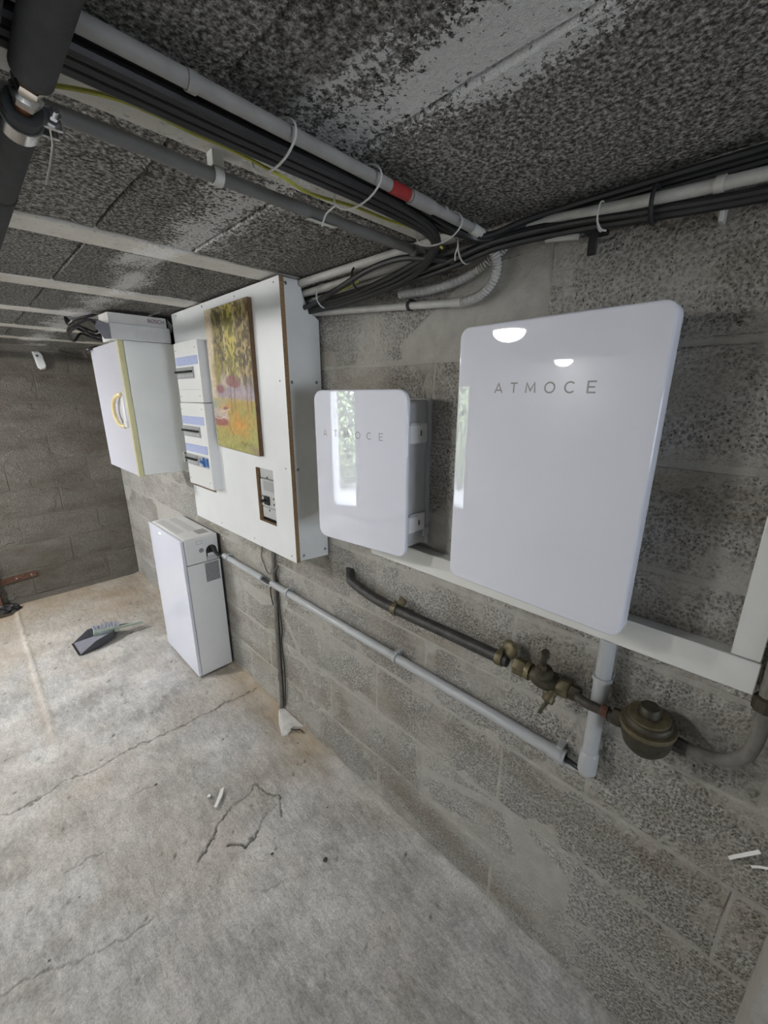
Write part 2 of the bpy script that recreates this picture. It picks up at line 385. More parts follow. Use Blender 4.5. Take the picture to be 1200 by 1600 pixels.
for a, b, c_ in ((-1.2, 1.75, .1), (-.95, 1.5, .12), (-.7, 1.65, .08), (-.5, .95, .07)): groove([(a, b), (a+c_, b-.02)], .0025, .003, .5)
Z = Z+.012*(1/(1+np.exp((X+.875+jit*.3)/.006))-1)*(Y > 2.26)*0-.010*(1/(1+np.exp((X+.885+jit*.3)/.004)))*(1/(1+np.exp((2.24-Y)/.01)))
Z = Z+.0035*np.exp(-((X+.872+jit*.45)/.011)**2)*(1/(1+np.exp((2.24-Y)/.01)))
pr_ = random.Random(17)
for q in range(150):      # chips and pits pressed into the screed
    px_, py_ = pr_.uniform(-1.3, -.03), pr_.uniform(.2, 3.6); a_ = .7+pr_.uniform(-.5, .5); l_ = pr_.uniform(.003, .009)*(1.6 if py_ > 2 else 1); w_ = l_*pr_.uniform(.35, .7)
    i0, i1 = np.searchsorted(ys, (py_-.04, py_+.04)); j0, j1 = np.searchsorted(xs, (px_-.04, px_+.04)); dx_ = X[i0:i1, j0:j1]-px_; dy_ = Y[i0:i1, j0:j1]-py_
    g_ = np.exp(-(((dx_*math.cos(a_)+dy_*math.sin(a_))/l_)**2+((dy_*math.cos(a_)-dx_*math.sin(a_))/w_)**2)); Z[i0:i1, j0:j1] -= g_*.004; crk[i0:i1, j0:j1] = np.maximum(crk[i0:i1, j0:j1], g_*pr_.uniform(.3, .9))
edge = np.exp(-(np.abs(X)/.035)**2)*(.35+fbm(Y*9, X*9, 3, 5)); Z = Z+np.clip(edge, 0, 1)*.014
Z = Z-np.exp(-(((X+.95)/.07)**2+((Y-4.0)/.05)**2))*.04
dirt = np.clip((Y-2.95)/.75, 0, 1)*np.clip(.45+1.3*fbm(X*4, Y*4, 3, 41)-.25, 0, 1)
dirt = np.maximum(dirt, np.exp(-((X+.02)/.17)**2)*np.clip(2.4*fbm(X*5, Y*3.5, 3, 51)-.62, 0, 1)*np.clip((Y-.9)*2.5, 0, 1)*.95)
dirt = np.maximum(dirt, .35*np.exp(-((X+.89)/.03)**2)*(Y > 2.2))
nx, ny = len(xs), len(ys); idx = np.arange(nx*ny).reshape(ny, nx)
fc = np.stack([idx[:-1, :-1], idx[:-1, 1:], idx[1:, 1:], idx[1:, :-1]], -1).reshape(-1, 4)
me = bpy.data.meshes.new('floor'); me.from_pydata(np.stack([X, Y, Z], -1).reshape(-1, 3).tolist(), [], fc.tolist())
me.polygons.foreach_set('use_smooth', np.ones(len(fc), bool)); me.materials.append(M['floor'])
for nm, arr in (('dirt', dirt), ('crack', np.clip(crk, 0, 1))):
    a = me.attributes.new(nm, 'FLOAT', 'POINT'); a.data.foreach_set('value', arr.astype(np.float32).ravel())
floor = struct(link('floor', me, None, None, (0, 0, 0)))
floor.location = (0, 0, -.0035)

# ---- block walls: a mortar core and every block a piece of its own, standing a little proud
BL = .508        # block pitch
def block_mesh(kk, hy, hz, dx=.03):
    r = random.Random(kk); per = []
    nY, nZ = 3, 2
    def j(s): return r.uniform(-s, s)
    for i in range(nY): per.append((-hy+2*hy*i/nY+(j(.02) if i else 0), -hz+j(.003)))
    for i in range(nZ): per.append((hy+j(.003), -hz+2*hz*i/nZ+(j(.01) if i else 0)))
    for i in range(nY): per.append((hy-2*hy*i/nY+(j(.02) if i else 0), hz+j(.003)))
    for i in range(nZ): per.append((-hy+j(.003), hz-2*hz*i/nZ+(j(.01) if i else 0)))
    n = len(per); mb = MB(); vs = [(dx, a, b) for a, b in per]+[(.0020+j(.0006), a, b) for a, b in per]
    vs += [(0+j(.0012), a*(1-.0035/hy), b*(1-.0035/hz)) for a, b in per]
    mb.add(vs, [tuple(reversed(range(2*n, 3*n)))]+[(i, (i+1) % n, n+(i+1) % n, n+i) for i in range(n)]+[(n+i, n+(i+1) % n, 2*n+(i+1) % n, 2*n+i) for i in range(n)])
    me = bpy.data.meshes.new('block'); me.from_pydata(mb.v, [], mb.f); me.update(); return me
def wall_blocks(parent, y0, y1, place, mat, off0, seed, CH=.2085, zs0=0.):
    """place(u, z, yaw) -> world location; u runs along the wall"""
    r = random.Random(seed); cache = {}
    for c in range(10):
        z0 = c*CH+zs0+.004; z1 = min(z0+CH-.009, H+.10)
        if z1-z0 < .05: continue
        u = y0-((off0+(.44 if c % 2 else 0)) % 1)*BL
        while u < y1:
            a, b = max(u+.0035, y0), min(u+BL-.0035, y1); u += BL
            if b-a < .03: continue
            key = (round((b-a)/2, 3), round((z1-z0)/2, 3), r.randrange(5) if b-a > .45 else 0)
            if key not in cache:
                cache[key] = block_mesh(hash(key) & 0xffff, key[0], key[1]); cache[key].materials.append(M[mat])
            o = bpy.data.objects.new('block', cache[key]); COL.objects.link(o); o.parent = parent
            L, yaw = place((a+b)/2, (z0+z1)/2); o.location = Vector(L)-WLOC[parent.name]; o.rotation_euler = (0, 0, yaw)
mb = MB().box((.0012, YF, -.05), (.22, YB+.2, H+.15)); wr = struct(obj('wall_right', mb, 'mortar'))
wall_blocks(wr, YF, YB, lambda u, z: ((r_ := random.uniform(-.0015, .0015)), u, z) and ((r_, u, z), 0.), 'block', .925, 11)
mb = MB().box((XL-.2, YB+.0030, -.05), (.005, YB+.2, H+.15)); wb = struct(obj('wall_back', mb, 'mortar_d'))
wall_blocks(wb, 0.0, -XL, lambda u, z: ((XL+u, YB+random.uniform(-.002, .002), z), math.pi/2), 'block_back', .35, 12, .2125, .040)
mb = MB().box((XL-.2, YF-.2, -.05), (ADDWIN_X0, YF, H+.15)).box((ADDWIN_X1, YF-.2, -.05), (.22, YF, H+.15))
mb.box((ADDWIN_X0, YF-.2, -.05), (ADDWIN_X1, YF, ADDWIN_Z0)).box((ADDWIN_X0, YF-.2, ADDWIN_Z1), (ADDWIN_X1, YF, H+.15)); struct(obj('wall_front', mb, 'plaster'))
xm = (ADDWIN_X0+ADDWIN_X1)/2
wf = struct(obj('added_window', MB().box((ADDWIN_X0, YF-.12, ADDWIN_Z0), (ADDWIN_X0+.045, YF-.07, ADDWIN_Z1), .004).box((ADDWIN_X1-.045, YF-.12, ADDWIN_Z0), (ADDWIN_X1, YF-.07, ADDWIN_Z1), .004).box((ADDWIN_X0, YF-.12, ADDWIN_Z0), (ADDWIN_X1, YF-.07, ADDWIN_Z0+.045), .004).box((ADDWIN_X0, YF-.12, ADDWIN_Z1-.045), (ADDWIN_X1, YF-.07, ADDWIN_Z1), .004).box((xm-.03, YF-.12, ADDWIN_Z0), (xm+.03, YF-.07, ADDWIN_Z1), .004), 'white_plastic'))  # frame of the added window, unseen; its daylight lifts the camera-facing sides
mb = MB().box((XL-.2, YF, -.05), (XL, DOOR_Y0, H+.15)).box((XL-.2, DOOR_Y1, -.05), (XL, YB+.005, H+.15))
mb.box((XL-.2, DOOR_Y0, DOOR_Z1), (XL, DOOR_Y1, H+.15)).box((XL-.2, DOOR_Y0, -.05), (XL, DOOR_Y1, DOOR_Z0))
struct(obj('wall_left', mb, 'plaster'))
mb = MB().box((XL-.02, DOOR_Y0, DOOR_Z0), (XL+.012, DOOR_Y0+.045, DOOR_Z1), .004).box((XL-.02, DOOR_Y1-.045, DOOR_Z0), (XL+.012, DOOR_Y1, DOOR_Z1), .004).box((XL-.02, DOOR_Y0, DOOR_Z1-.045), (XL+.012, DOOR_Y1, DOOR_Z1), .004)
struct(obj('trim_1', mb, 'white_plastic'))
# pier that closes the near end of the block wall
mb = MB().box((-.075, -.42, -.02), (.01, -.158, H+.02), .012, 2); struct(obj('wall_end', mb, 'mortar'))

# ---- ceiling: prestressed joists with coarse hollow blocks laid between them
mb = MB().box((XL-.2, YF-.2, H+.055), (.22, YB+.2, H+.15)); ce = struct(obj('ceiling', mb, 'mortar'))
JP, JY0, JW = .588, .600, .108
ncell = 0; hcache = {}
def hourdis_mesh(kk, hx, hy):
    r = random.Random(kk); j = lambda s: r.uniform(-s, s); per = []
    for i in range(3): per.append((-hx+2*hx*i/3+(j(.01) if i else 0), -hy+j(.003)))
    for i in range(4): per.append((hx+j(.0025), -hy+2*hy*i/4+(j(.02) if i else 0)))
    for i in range(3): per.append((hx-2*hx*i/3+(j(.01) if i else 0), hy+j(.003)))
    for i in range(4): per.append((-hx+j(.0025), hy-2*hy*i/4+(j(.02) if i else 0)))
    n = len(per); vs = [(a, b, .06) for a, b in per]+[(a, b, .006+j(.002)) for a, b in per]+[(a*(1-.0032/hx), b*(1-.0032/hy), j(.0015)) for a, b in per]
    me = bpy.data.meshes.new('ceiling_block')
    me.from_pydata(vs, [], [tuple(reversed(range(2*n, 3*n)))]+[(i, (i+1) % n, n+(i+1) % n, n+i) for i in range(n)]+[(n+i, n+(i+1) % n, 2*n+(i+1) % n, 2*n+i) for i in range(n)])
    bm = bmesh.new(); bm.from_mesh(me); bmesh.ops.recalc_face_normals(bm, faces=bm.faces); bm.to_mesh(bm and me); bm.free()
    me.materials.append(M['hourdis']); return me
for q in range(-9, 7):
    jy = JY0+q*JP-(.075 if q < 0 else 0)
    if jy < YB:
        obj('joist', MB().box((XL, jy, H-.001+(.002 if q % 2 else 0)), (0, min(jy+JW, YB), H+.06), .004), 'joist', ce)
    a, b = max(jy+JW+.004, YF), min(jy+JP+(.075 if q == -1 else 0)-.004, YB)
    if b-a < .05: continue
    x = .018
    while x > XL:
        x0 = max(x-.2075, XL); hx = round((x-x0)/2-.0012, 4)
        if hx > .02:
            key = (hx, round((b-a)/2, 3), random.randrange(4))
            if key not in hcache: hcache[key] = hourdis_mesh(hash(key) & 0xffff, key[0], key[1])
            o = bpy.data.objects.new('ceiling_block', hcache[key]); COL.objects.link(o); o.parent = ce
            o.location = Vector(((x+x0)/2, (a+b)/2, H+.003+random.uniform(-.002, .003)))-WLOC[ce.name]
        x = x0

# ================================================================== LAMPS (two mirrored in the glossy covers, one unseen and added)
def lamp(x, y, label, r=.085, glass='lampglass'):
    t = thing('ceiling_lamp', label, 'lamp', (x, y, H-.075), 'round ceiling lamps')
    obj('base', MB().lathe([(0, .0), (r*1.12, .0), (r*1.12, -.018), (r*.98, -.024), (0, -.024)], (x, y, H+.002), n=28), 'white_plastic', t)
    obj('globe', MB().lathe([(r*math.cos(a)*.97, -.024-.055*math.sin(a)) for a in np.linspace(0, math.pi/2, 9)], (x, y, H+.002), n=28), glass, t)
lamp(-1.38, 1.27, 'round opal ceiling lamp nearest the glossy wall boxes, mirrored larger in the tall cover')
lamp(-3.42, 1.98, 'round opal ceiling lamp far across the room, mirrored smaller in the tall cover')
lamp(-1.75, 3.05, 'unseen round opal ceiling lamp added near the back wall to brighten the left side', r=.125, glass='lampglass_added')  # added lamp, makes up for the weak doorway daylight

# ================================================================== GARDEN seen mirrored through the doorway
struct(obj('garden_path', MB().box((XL-6, -3, -.12), (XL-.2, 9, -.02)), 'path'))
def shrub(x, y, rx, h, label, seed):
    r = random.Random(seed); t = thing('garden_shrub', label, 'shrub', (x, y, -.02), 'garden shrubs outside the doorway')
    s = MB()
    for q in range(5): s.tube([(x, y, -.02), (x+r.uniform(-.1, .1), y+r.uniform(-.1, .1), h*.3), (x+r.uniform(-.3, .3)*rx, y+r.uniform(-.4, .4)*rx, h*.75)], .018, 6, 3)
    obj('stem', s, 'bark', t)
    f = MB()
    for q in range(5200):
        a = r.uniform(0, 2*math.pi); zz = r.random(); rr = rx*math.sqrt(r.random())*(1.05-.5*zz)
        c = Vector((x+math.cos(a)*rr, y+math.sin(a)*rr, .05+h*zz)); d = Vector((r.uniform(-1, 1), r.uniform(-1, 1), r.uniform(-.6, .8))).normalized()
        e = d.orthogonal().normalized()*.024; l = .075
        f.add([c, c+d*l*.5+e, c+d*l, c+d*l*.5-e], [(0, 1, 2, 3)])
    o = obj('foliage', f, 'leaf', t, fix=False); o['kind'] = 'stuff'
shrub(XL-1.7, 4.70, .62, 2.0, 'tall leafy green shrub outside the doorway, nearest the door', 1)
shrub(XL-2.7, 6.2, .90, 2.5, 'broad leafy green shrub farther along the garden', 2)
shrub(XL-3.4, 5.1, .6, 1.7, 'low leafy green shrub farthest from the doorway', 3)

# ================================================================== GLOSSY WALL BOXES
def plate(y0, y1, z0, z1, xf, xb, rad, fil=.004, n=8):
    """rounded cover plate facing -x with a filleted front edge"""
    def ring(x, ins):
        out = []; R = max(rad-ins, .001)
        for cy, cz, a0 in ((y1-rad, z1-rad, 0), (y0+rad, z1-rad, 90), (y0+rad, z0+rad, 180), (y1-rad, z0+rad, 270)):
            for i in range(n+1):
                a = math.radians(a0+90*i/n); out.append((x, cy+R*math.cos(a), cz+R*math.sin(a)))
        return out
    mb = MB(); rs = [ring(xb, fil*.5), ring(xb-.001, 0)]
    for i in range(5):
        a = math.pi/2*i/4; rs.append(ring(xf+fil*(1-math.sin(a)), fil*(1-math.cos(a))))
    rs.append(ring(xf, fil+.0008)); N = len(rs[0]); vs = [p for r in rs for p in r]
    fs = [(k*N+i, k*N+(i+1) % N, (k+1)*N+(i+1) % N, (k+1)*N+i) for k in range(len(rs)-1) for i in range(N)]
    mb.add(vs, fs, 0, True); mb.add(rs[-1], [tuple(range(N))]); mb.add(rs[0], [tuple(reversed(range(N)))])
    return mb
GL = {  # stroke letters on a unit square
 'A': [[(0, 0), (.5, 1), (1, 0)], [(.2, .3), (.8, .3)]], 'T': [[(0, 1), (1, 1)], [(.5, 1), (.5, 0)]],
 'M': [[(0, 0), (.08, 1), (.5, .2), (.92, 1), (1, 0)]], 'E': [[(1, 1), (0, 1), (0, 0), (1, 0)], [(0, .5), (.85, .5)]],
 'O': [[(.5+.55*math.cos(t), .5+.5*math.sin(t)) for t in np.linspace(0, 2*math.pi, 25)]],
 'C': [[(.55+.55*math.cos(t), .5+.5*math.sin(t)) for t in np.linspace(.75, 2*math.pi-.75, 20)]]}
def letter(ch, yc, z0, hgt, wid, thk, x):
    mb = MB()
    for st in GL[ch]:
        pts = [Vector((x, yc+wid/2-u*wid, z0+v*hgt)) for u, v in st]
        L = []; R = []
        for i, q in enumerate(pts):
            d0 = (pts[i]-pts[i-1]).normalized() if i else (pts[1]-pts[0]).normalized()
            d1 = (pts[i+1]-pts[i]).normalized() if i < len(pts)-1 else d0
            t = (d0+d1).normalized(); s_ = min(2., 1/max(.4, t.dot(d1))); nn = Vector((0, -t.z, t.y))*thk/2*s_
            L.append(q+nn); R.append(q-nn)
        for i in range(len(pts)-1): mb.add([L[i], L[i+1], R[i+1], R[i]], [(0, 1, 2, 3)])
    return mb

# tall cover box, its cover turned a hair toward the back of the room
TURN = math.radians(-2.45)
def turn(v):
    dx, dy = v.x+.12, v.y-.151
    return Vector((-.12+dx*math.cos(TURN)-dy*math.sin(TURN), .151+dx*math.sin(TURN)+dy*math.cos(TURN), v.z))
t = thing('inverter_box', 'large upright glossy white wall box lettered ATMOCE, right of the smaller one', 'wall box', (-.06, .345, 1.147), 'glossy white lettered wall boxes')
obj('cover', plate(.151, .549, 1.143, 1.720, -.12, -.088, .022).xf(turn), 'gloss', t)
obj('body', MB().box((-.0875, .185, 1.17), (0.004, .505, 1.69), .008, 2), 'cast', t)
obj('top_flange', MB().box((-.075, .28, 1.69), (-.005, .40, 1.728), .004), 'cast', t)
for z in (1.58, 1.235):
    c_ = obj('latch', MB().box((-.088, .158, z-.022), (-.055, .186, z+.022), .002).box((-.055, .164, z-.018), (-.040, .186, z+.018), .002), 'cast', t)
    obj('latch_pin', MB().tube([(-.049, .162, z-.022), (-.049, .162, z+.022)], .0025, 8, 0), 'steel', c_)
lt = obj('lettering', letter('A', .445, 1.585, .0185, .0170, .0030, -.12035).xf(turn), 'ink', t)
for ch, yc, wd in (('T', .4103, .0150), ('M', .3747, .0190), ('O', .3362, .0170), ('C', .299, .0170), ('E', .260, .0140)):
    obj('lettering', letter(ch, yc, 1.585, .0185, wd, .0030, -.12035).xf(turn), 'ink', t)

# smaller cover box, its cover standing slightly off on the far side
TILT = math.radians(6.9)
def tilt(v):
    dx, dy = v.x+.12, v.y-.681
    return Vector((-.12+dx*math.cos(TILT)-dy*math.sin(TILT), .681+dx*math.sin(TILT)+dy*math.cos(TILT), v.z))
t = thing('gateway_box', 'small glossy white wall box lettered ATMOCE beside the meter board', 'wall box', (-.06, .85, 1.153), 'glossy white lettered wall boxes')
obj('cover', plate(.681, 1.015, 1.150, 1.595, -.12, -.110, .030).xf(tilt), 'gloss', t)
obj('body', MB().box((-.108, .702, 1.168), (-.012, .99, 1.566), .012, 3).box((-.03, .694, 1.19), (-.0, .70, 1.215), .002), 'cast', t)
obj('back_plate', MB().box((-.014, .697, 1.162), (0.003, .995, 1.572), .006, 2), 'cast', t)
for z in (1.485, 1.238):
    c_ = obj('latch', MB().box((-.088, .694, z-.028), (-.022, .704, z+.026), .003).box((-.100, .690, z-.026), (-.055, .704, z+.022), .003), 'white_plastic', t)
    obj('latch_screw', MB().box((-.0565, .6885, z-.007), (-.0535, .691, z+.007), .0005), 'dark', c_)
for ch, yc, wd in (('A', .972, .013), ('T', .930, .012), ('M', .889, .0155), ('O', .846, .0145), ('C', .806, .0145), ('E', .765, .0125)):
    obj('lettering', letter(ch, yc, 1.466, .0175, wd, .0021, -.12035).xf(tilt), 'ink', t)

# trunking
t = thing('cable_trunking', 'white square cable trunking running level under the glossy boxes', 'trunking', (-.02, .4, 1.086))
obj('channel', MB().box((-.034, -.043, 1.086), (.004, .90, 1.143), .001), 'trunk', t)
obj('lid', MB().box((-.041, -.0435, 1.085), (-.033, .90, 1.147), .0015), 'trunk', t)
t = thing('cable_trunking', 'white cable trunking standing upright at the right edge of the photo', 'trunking', (-.02, -.022, 1.148))
obj('channel', MB().box((-.032, -.041, 1.148), (.004, -.003, 1.80), .001), 'trunk', t)
obj('lid', MB().box((-.039, -.042, 1.148), (-.031, -.002, 1.80), .0015), 'trunk', t)

# ================================================================== METER BOARD
t = thing('meter_board', 'tall white melamine panel box with screws, holding breakers and the painting', 'electrical board', (-.075, 1.6, 1.0))
BX = -.150; TH = .016
def cellplate(ysl, zsl, solid, x0, x1):
    mb = MB(); ok = lambda i, j: 0 <= i < len(ysl)-1 and 0 <= j < len(zsl)-1 and solid(i, j)
    for i in range(len(ysl)-1):
        for j in range(len(zsl)-1):
            if not ok(i, j): continue
            a, b, c, d = ysl[i], ysl[i+1], zsl[j], zsl[j+1]
            for x in (x0, x1): mb.add([(x, a, c), (x, b, c), (x, b, d), (x, a, d)], [(0, 1, 2, 3)], 0)
            for (di, dj, e) in ((-1, 0, ((a, c), (a, d))), (1, 0, ((b, c), (b, d))), (0, -1, ((a, c), (b, c))), (0, 1, ((a, d), (b, d)))):
                if not ok(i+di, j+dj): (p0, q0), (p1, q1) = e; mb.add([(x0, p0, q0), (x0, p1, q1), (x1, p1, q1), (x1, p0, q0)], [(0, 1, 2, 3)], 1)
    return mb
ysl = [1.172, 1.290, 1.413, 1.790, 2.050]; zsl = [1.000, 1.112, 1.158, 1.321, 1.800, 1.924]
def solid(i, j):
    if i == 1 and j in (1, 2): return False
    if i == 3 and j in (2, 3): return False
    return True
obj('front_panel', cellplate(ysl, zsl, solid, BX, BX+TH), ['melamine', 'chip'], t)
sp = [(-.131, 1.001), (-0.004, .990), (-0.004, 1.818), (-.012, 1.822), (-.030, 1.836), (-.048, 1.855), (-.060, 1.878), (-.068, 1.90), (-.073, 1.924), (-.131, 1.924)]
obj('side_panel', MB().prism(sp, 1, 1.178, 1.194, 0, 1), ['melamine_lifted', 'chip'], t)
obj('side_panel', MB().prism([(-.131, 1.001), (-0.004, 1.001), (-0.004, 1.80), (-.131, 1.924)], 1, 2.032, 2.048, 0, 1), ['melamine_lifted', 'chip'], t)
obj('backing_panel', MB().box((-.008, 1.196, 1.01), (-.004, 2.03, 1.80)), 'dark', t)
scr0 = None
def screw(parent, loc, axis, r=.004):
    return obj('screw', MB().lathe([(0, .0022), (r*.6, .002), (r, .001), (r, -.001)], loc, axis, 10), 'screw', parent)
for y, z in ((1.203, 1.910), (1.457, 1.909), (1.727, 1.913), (1.997, 1.912), (1.203, 1.625), (1.202, 1.34), (1.202, 1.019), (1.471, 1.021), (1.768, 1.021), (1.770, 1.475)):
    screw(t, (BX, y, z), (-1, 0, 0), .0045 if (y, z) in ((1.727, 1.913), (1.770, 1.475)) else .0028)
for x, z in ((-.123, 1.621), (-.024, 1.622), (-.119, 1.335), (-.115, 1.018), (-.018, 1.018), (-.125, 1.908)): screw(t, (x, 1.178, z), (0, -1, 0), .0055)

# moulded case breaker in the cut-out
t = thing('main_breaker', 'grey moulded main breaker set in the cut-out below the painting', 'breaker', (-.10, 1.35, 1.125))
obj('body', MB().box((-.13, 1.292, 1.126), (-.04, 1.402, 1.32), .003), 'breaker', t)
obj('terminal_cover', MB().box((-.140, 1.293, 1.282), (-.128, 1.401, 1.319), .002), 'breaker', t)
obj('terminal_cover', MB().box((-.140, 1.293, 1.127), (-.128, 1.401, 1.168), .002), 'breaker', t)
f_ = obj('escutcheon', MB().box((-.143, 1.298, 1.172), (-.128, 1.399, 1.279), .002), 'breaker', t)
obj('rating_plate', MB().box((-.1438, 1.305, 1.236), (-.1428, 1.375, 1.274)), 'breaker_d', f_)
tg = obj('toggle', MB().box((-.150, 1.338, 1.182), (-.142, 1.372, 1.216), .002), 'dark', t)
obj('lever', MB().box((-.172, 1.350, 1.196), (-.148, 1.361, 1.206), .002), 'dark', tg)
for y, z in ((1.35, 1.287), (1.31, 1.212), (1.31, 1.19), (1.388, 1.212), (1.35, 1.160)): obj('screw', MB().lathe([(0, .001), (.0035, .001), (.004, -.001)], (-.1405 if z > 1.28 or z < 1.17 else -.1432, y, z), (-1, 0, 0), 8), 'dark', t)

# modular breaker boxes
bkr = None
def breaker(parent, y, z, x, w_=.0172, dark=True):
    b = obj('breaker', MB().box((x-.004, y-w_/2+.0006, z-.022), (x+.01, y+w_/2-.0006, z+.022), .001), 'breaker_d', parent)
    obj('toggle', MB().box((x-.016, y-w_/2+.004, z+.000), (x-.004, y+w_/2-.004, z+.008), .001), 'dark', b)
    obj('marking', MB().box((x-.0052, y-w_/2+.003, z-.017), (x-.0038, y+w_/2-.003, z-.006)), 'breaker', b)
FX = -.190
t = thing('breaker_box', 'upper white breaker box with one row of black toggles', 'breaker box', (-.15, 1.845, 1.551), 'stacked white breaker boxes')
obj('cover', MB().box((FX, 1.720, 1.551), (-.128, 1.966, 1.792), .004, 2), 'white_plastic', t)
obj('label_strip', MB().box((FX-.0022, 1.728, 1.701), (FX+.001, 1.952, 1.735), .0008), 'bluish', t)
obj('breaker_window', MB().box((FX-.0012, 1.776, 1.647), (FX+.001, 1.960, 1.694)), 'breaker', t)
for i in range(10): breaker(t, 1.945-i*.0174, 1.671, FX)
for y, z in ((1.745, 1.765), (1.945, 1.762), (1.745, 1.578), (1.945, 1.575)): screw(t, (FX, y, z), (-1, 0, 0), .0022)
obj('groove', MB().box((FX-.0006, 1.732, 1.603), (FX+.001, 1.955, 1.6045)), 'breaker', t)
t = thing('breaker_box', 'lower white breaker box with two rows of toggles and a blue switch', 'breaker box', (-.15, 1.85, 1.185), 'stacked white breaker boxes')
obj('cover', MB().box((FX, 1.720, 1.186), (-.128, 1.975, 1.549), .004, 2), 'white_plastic', t)
for za in (1.459, 1.337): obj('label_strip', MB().box((FX-.0022, 1.736, za), (FX+.001, 1.966, za+.034), .0008), 'bluish', t)
obj('breaker_window', MB().box((FX-.0012, 1.784, 1.404), (FX+.001, 1.968, 1.452)), 'breaker', t)
for i in range(10): breaker(t, 1.952-i*.0174, 1.428, FX)
obj('breaker_window', MB().box((FX-.0012, 1.736, 1.276), (FX+.001, 1.970, 1.326)), 'breaker', t)
for i in range(7): breaker(t, 1.955-i*.0174, 1.302, FX)
rc = obj('residual_switch', MB().box((FX-.004, 1.765, 1.280), (FX+.008, 1.835, 1.324), .001), 'breaker', t)
obj('test_button', MB().lathe([(0, .003), (.006, .003), (.006, 0)], (FX-.004, 1.818, 1.312), (-1, 0, 0), 12), 'breaker_d', rc)
obj('blue_lever', MB().box((FX-.014, 1.770, 1.296), (FX-.002, 1.806, 1.308), .002).box((FX-.010, 1.768, 1.282), (FX-.003, 1.783, 1.323), .002), 'blue', rc)
obj('blue_cover', MB().box((FX-.006, 1.738, 1.284), (FX+.002, 1.757, 1.320), .001), 'blue', t)
for y, z in ((1.745, 1.525), (1.955, 1.522), (1.745, 1.215), (1.955, 1.212)): screw(t, (FX, y, z), (-1, 0, 0), .0022)

# ---- painting on a wooden panel, brush work drawn in colour
PU, PV = 120, 190
y0p, y1p, z0p, z1p = 1.678, 1.345, 1.381, 1.888
U, V_ = np.meshgrid(np.linspace(0, 1, PU), np.linspace(0, 1, PV))
def mixc(C, c, m): m = np.clip(m, 0, 1)[..., None]; return C*(1-m)+np.array(c)*m
stx = fbm(U*26, V_*10, 4, 61); sty = np.clip((fbm(U*30, V_*40, 3, 71)-.44)*1.9+.47, 0, 1); dab = np.clip((fbm(U*22+2*sty, V_*30, 3, 81)-.44)*2.6+.45, 0, 1)
sg = lambda a, wd: 1/(1+np.exp(-a/wd))
C = np.ones(U.shape+(3,))*np.array((.62, .58, .45))
C = mixc(C, (.66, .60, .46), sg(.16-U, .02))
ul = U+(stx-.45)*.10
for a, b, lo, c1, c2 in ((.17, .44, .40, (.055, .048, .018), (.24, .20, .06)), (.44, .70, .45, (.13, .125, .02), (.42, .38, .09)), (.70, 1.05, .45, (.075, .058, .022), (.29, .23, .09))):
    m = sg(ul-a, .015)*sg(b-ul, .015)*sg(V_-lo-(stx-.45)*.35, .03)
    cc = np.array(c1)*(1-dab[..., None])+np.array(c2)*dab[..., None]
    C = C*(1-m[..., None])+cc*m[..., None]
    C = mixc(C, c1, m*sg(.42-sty, .03)*.7); C = mixc(C, tuple(1.5*q for q in c2), m*sg(sty-.60, .03)*.8)
m = sg(U-.08-.25*(.55-V_)-(stx-.45)*.1, .02)*sg(.30-U, .03)*sg(V_-.42, .02)*sg(.66-V_, .03); C = mixc(C, (.30, .27, .06), m*.8)
C = mixc(C, (.70, .66, .56), sg(.42-np.abs(U-.36)*4-.0, .05)*sg(V_-.45, .02)*sg(.53-V_, .02)*.8)
for uu in (.44, .70, .88):
    C = mixc(C, (.66, .62, .42), np.exp(-((U-uu-(fbm(V_*9, V_*3, 2, int(uu*99))-.4)*.05)/.010)**2)*sg(V_-.46, .03)*(sty > .38)*.8)
C = mixc(C, (.32, .28, .40), sg(U-.10, .02)*sg(V_-.375, .008)*sg(.47+.02*np.sin(U*30)-V_, .012)*.9)
C = mixc(C, (.46, .42, .52), sg(U-.45, .02)*sg(V_-.385, .008)*sg(.44-V_, .02)*.7)
for uu, vv, wd, hh in ((.22, .445, .10, .03), (.52, .50, .14, .035), (.60, .48, .10, .02)): C = mixc(C, (.26, .09, .11), sg(1-((U-uu)/wd)**2-((V_-vv)/hh)**2, .15)*.85)
C = mixc(C, (.42, .38, .10), sg(.375-V_, .006))
C = mixc(C, (.30, .42, .36), sg(.33-U+(V_-.2)*.4, .02)*sg(V_-.18, .02)*sg(.362-V_, .008)*.95)
C = mixc(C, (.60, .30, .05), sg(fbm(U*6, V_*7, 3, 91)-.35+(U-.3)*.12, .04)*sg(V_-.11, .03)*sg(.345-V_, .02)*sg(U-.12, .1))
C = mixc(C, (.28, .34, .10), sg(fbm(U*7+5, V_*8, 3, 95)-.47, .03)*sg(V_-.24, .03)*sg(.34-V_, .02)*sg(U-.35, .05)*.8)
C = mixc(C, (.33, .34, .10), sg(.125+(dab-.45)*.1-V_, .02)); C = mixc(C, (.46, .45, .20), sg(.10-V_, .03)*(dab > .5)*.6)
C = mixc(C, (.35, .38, .12), sg(U-.80, .03)*sg(.25-V_, .03)*.8)
for uu in (.47, .56, .84, .93): C = mixc(C, (.15, .11, .10), np.exp(-((U-uu-(V_-.4)*.1)/.012)**2)*sg(V_-.30, .02)*sg(.60-V_, .05)*.85)
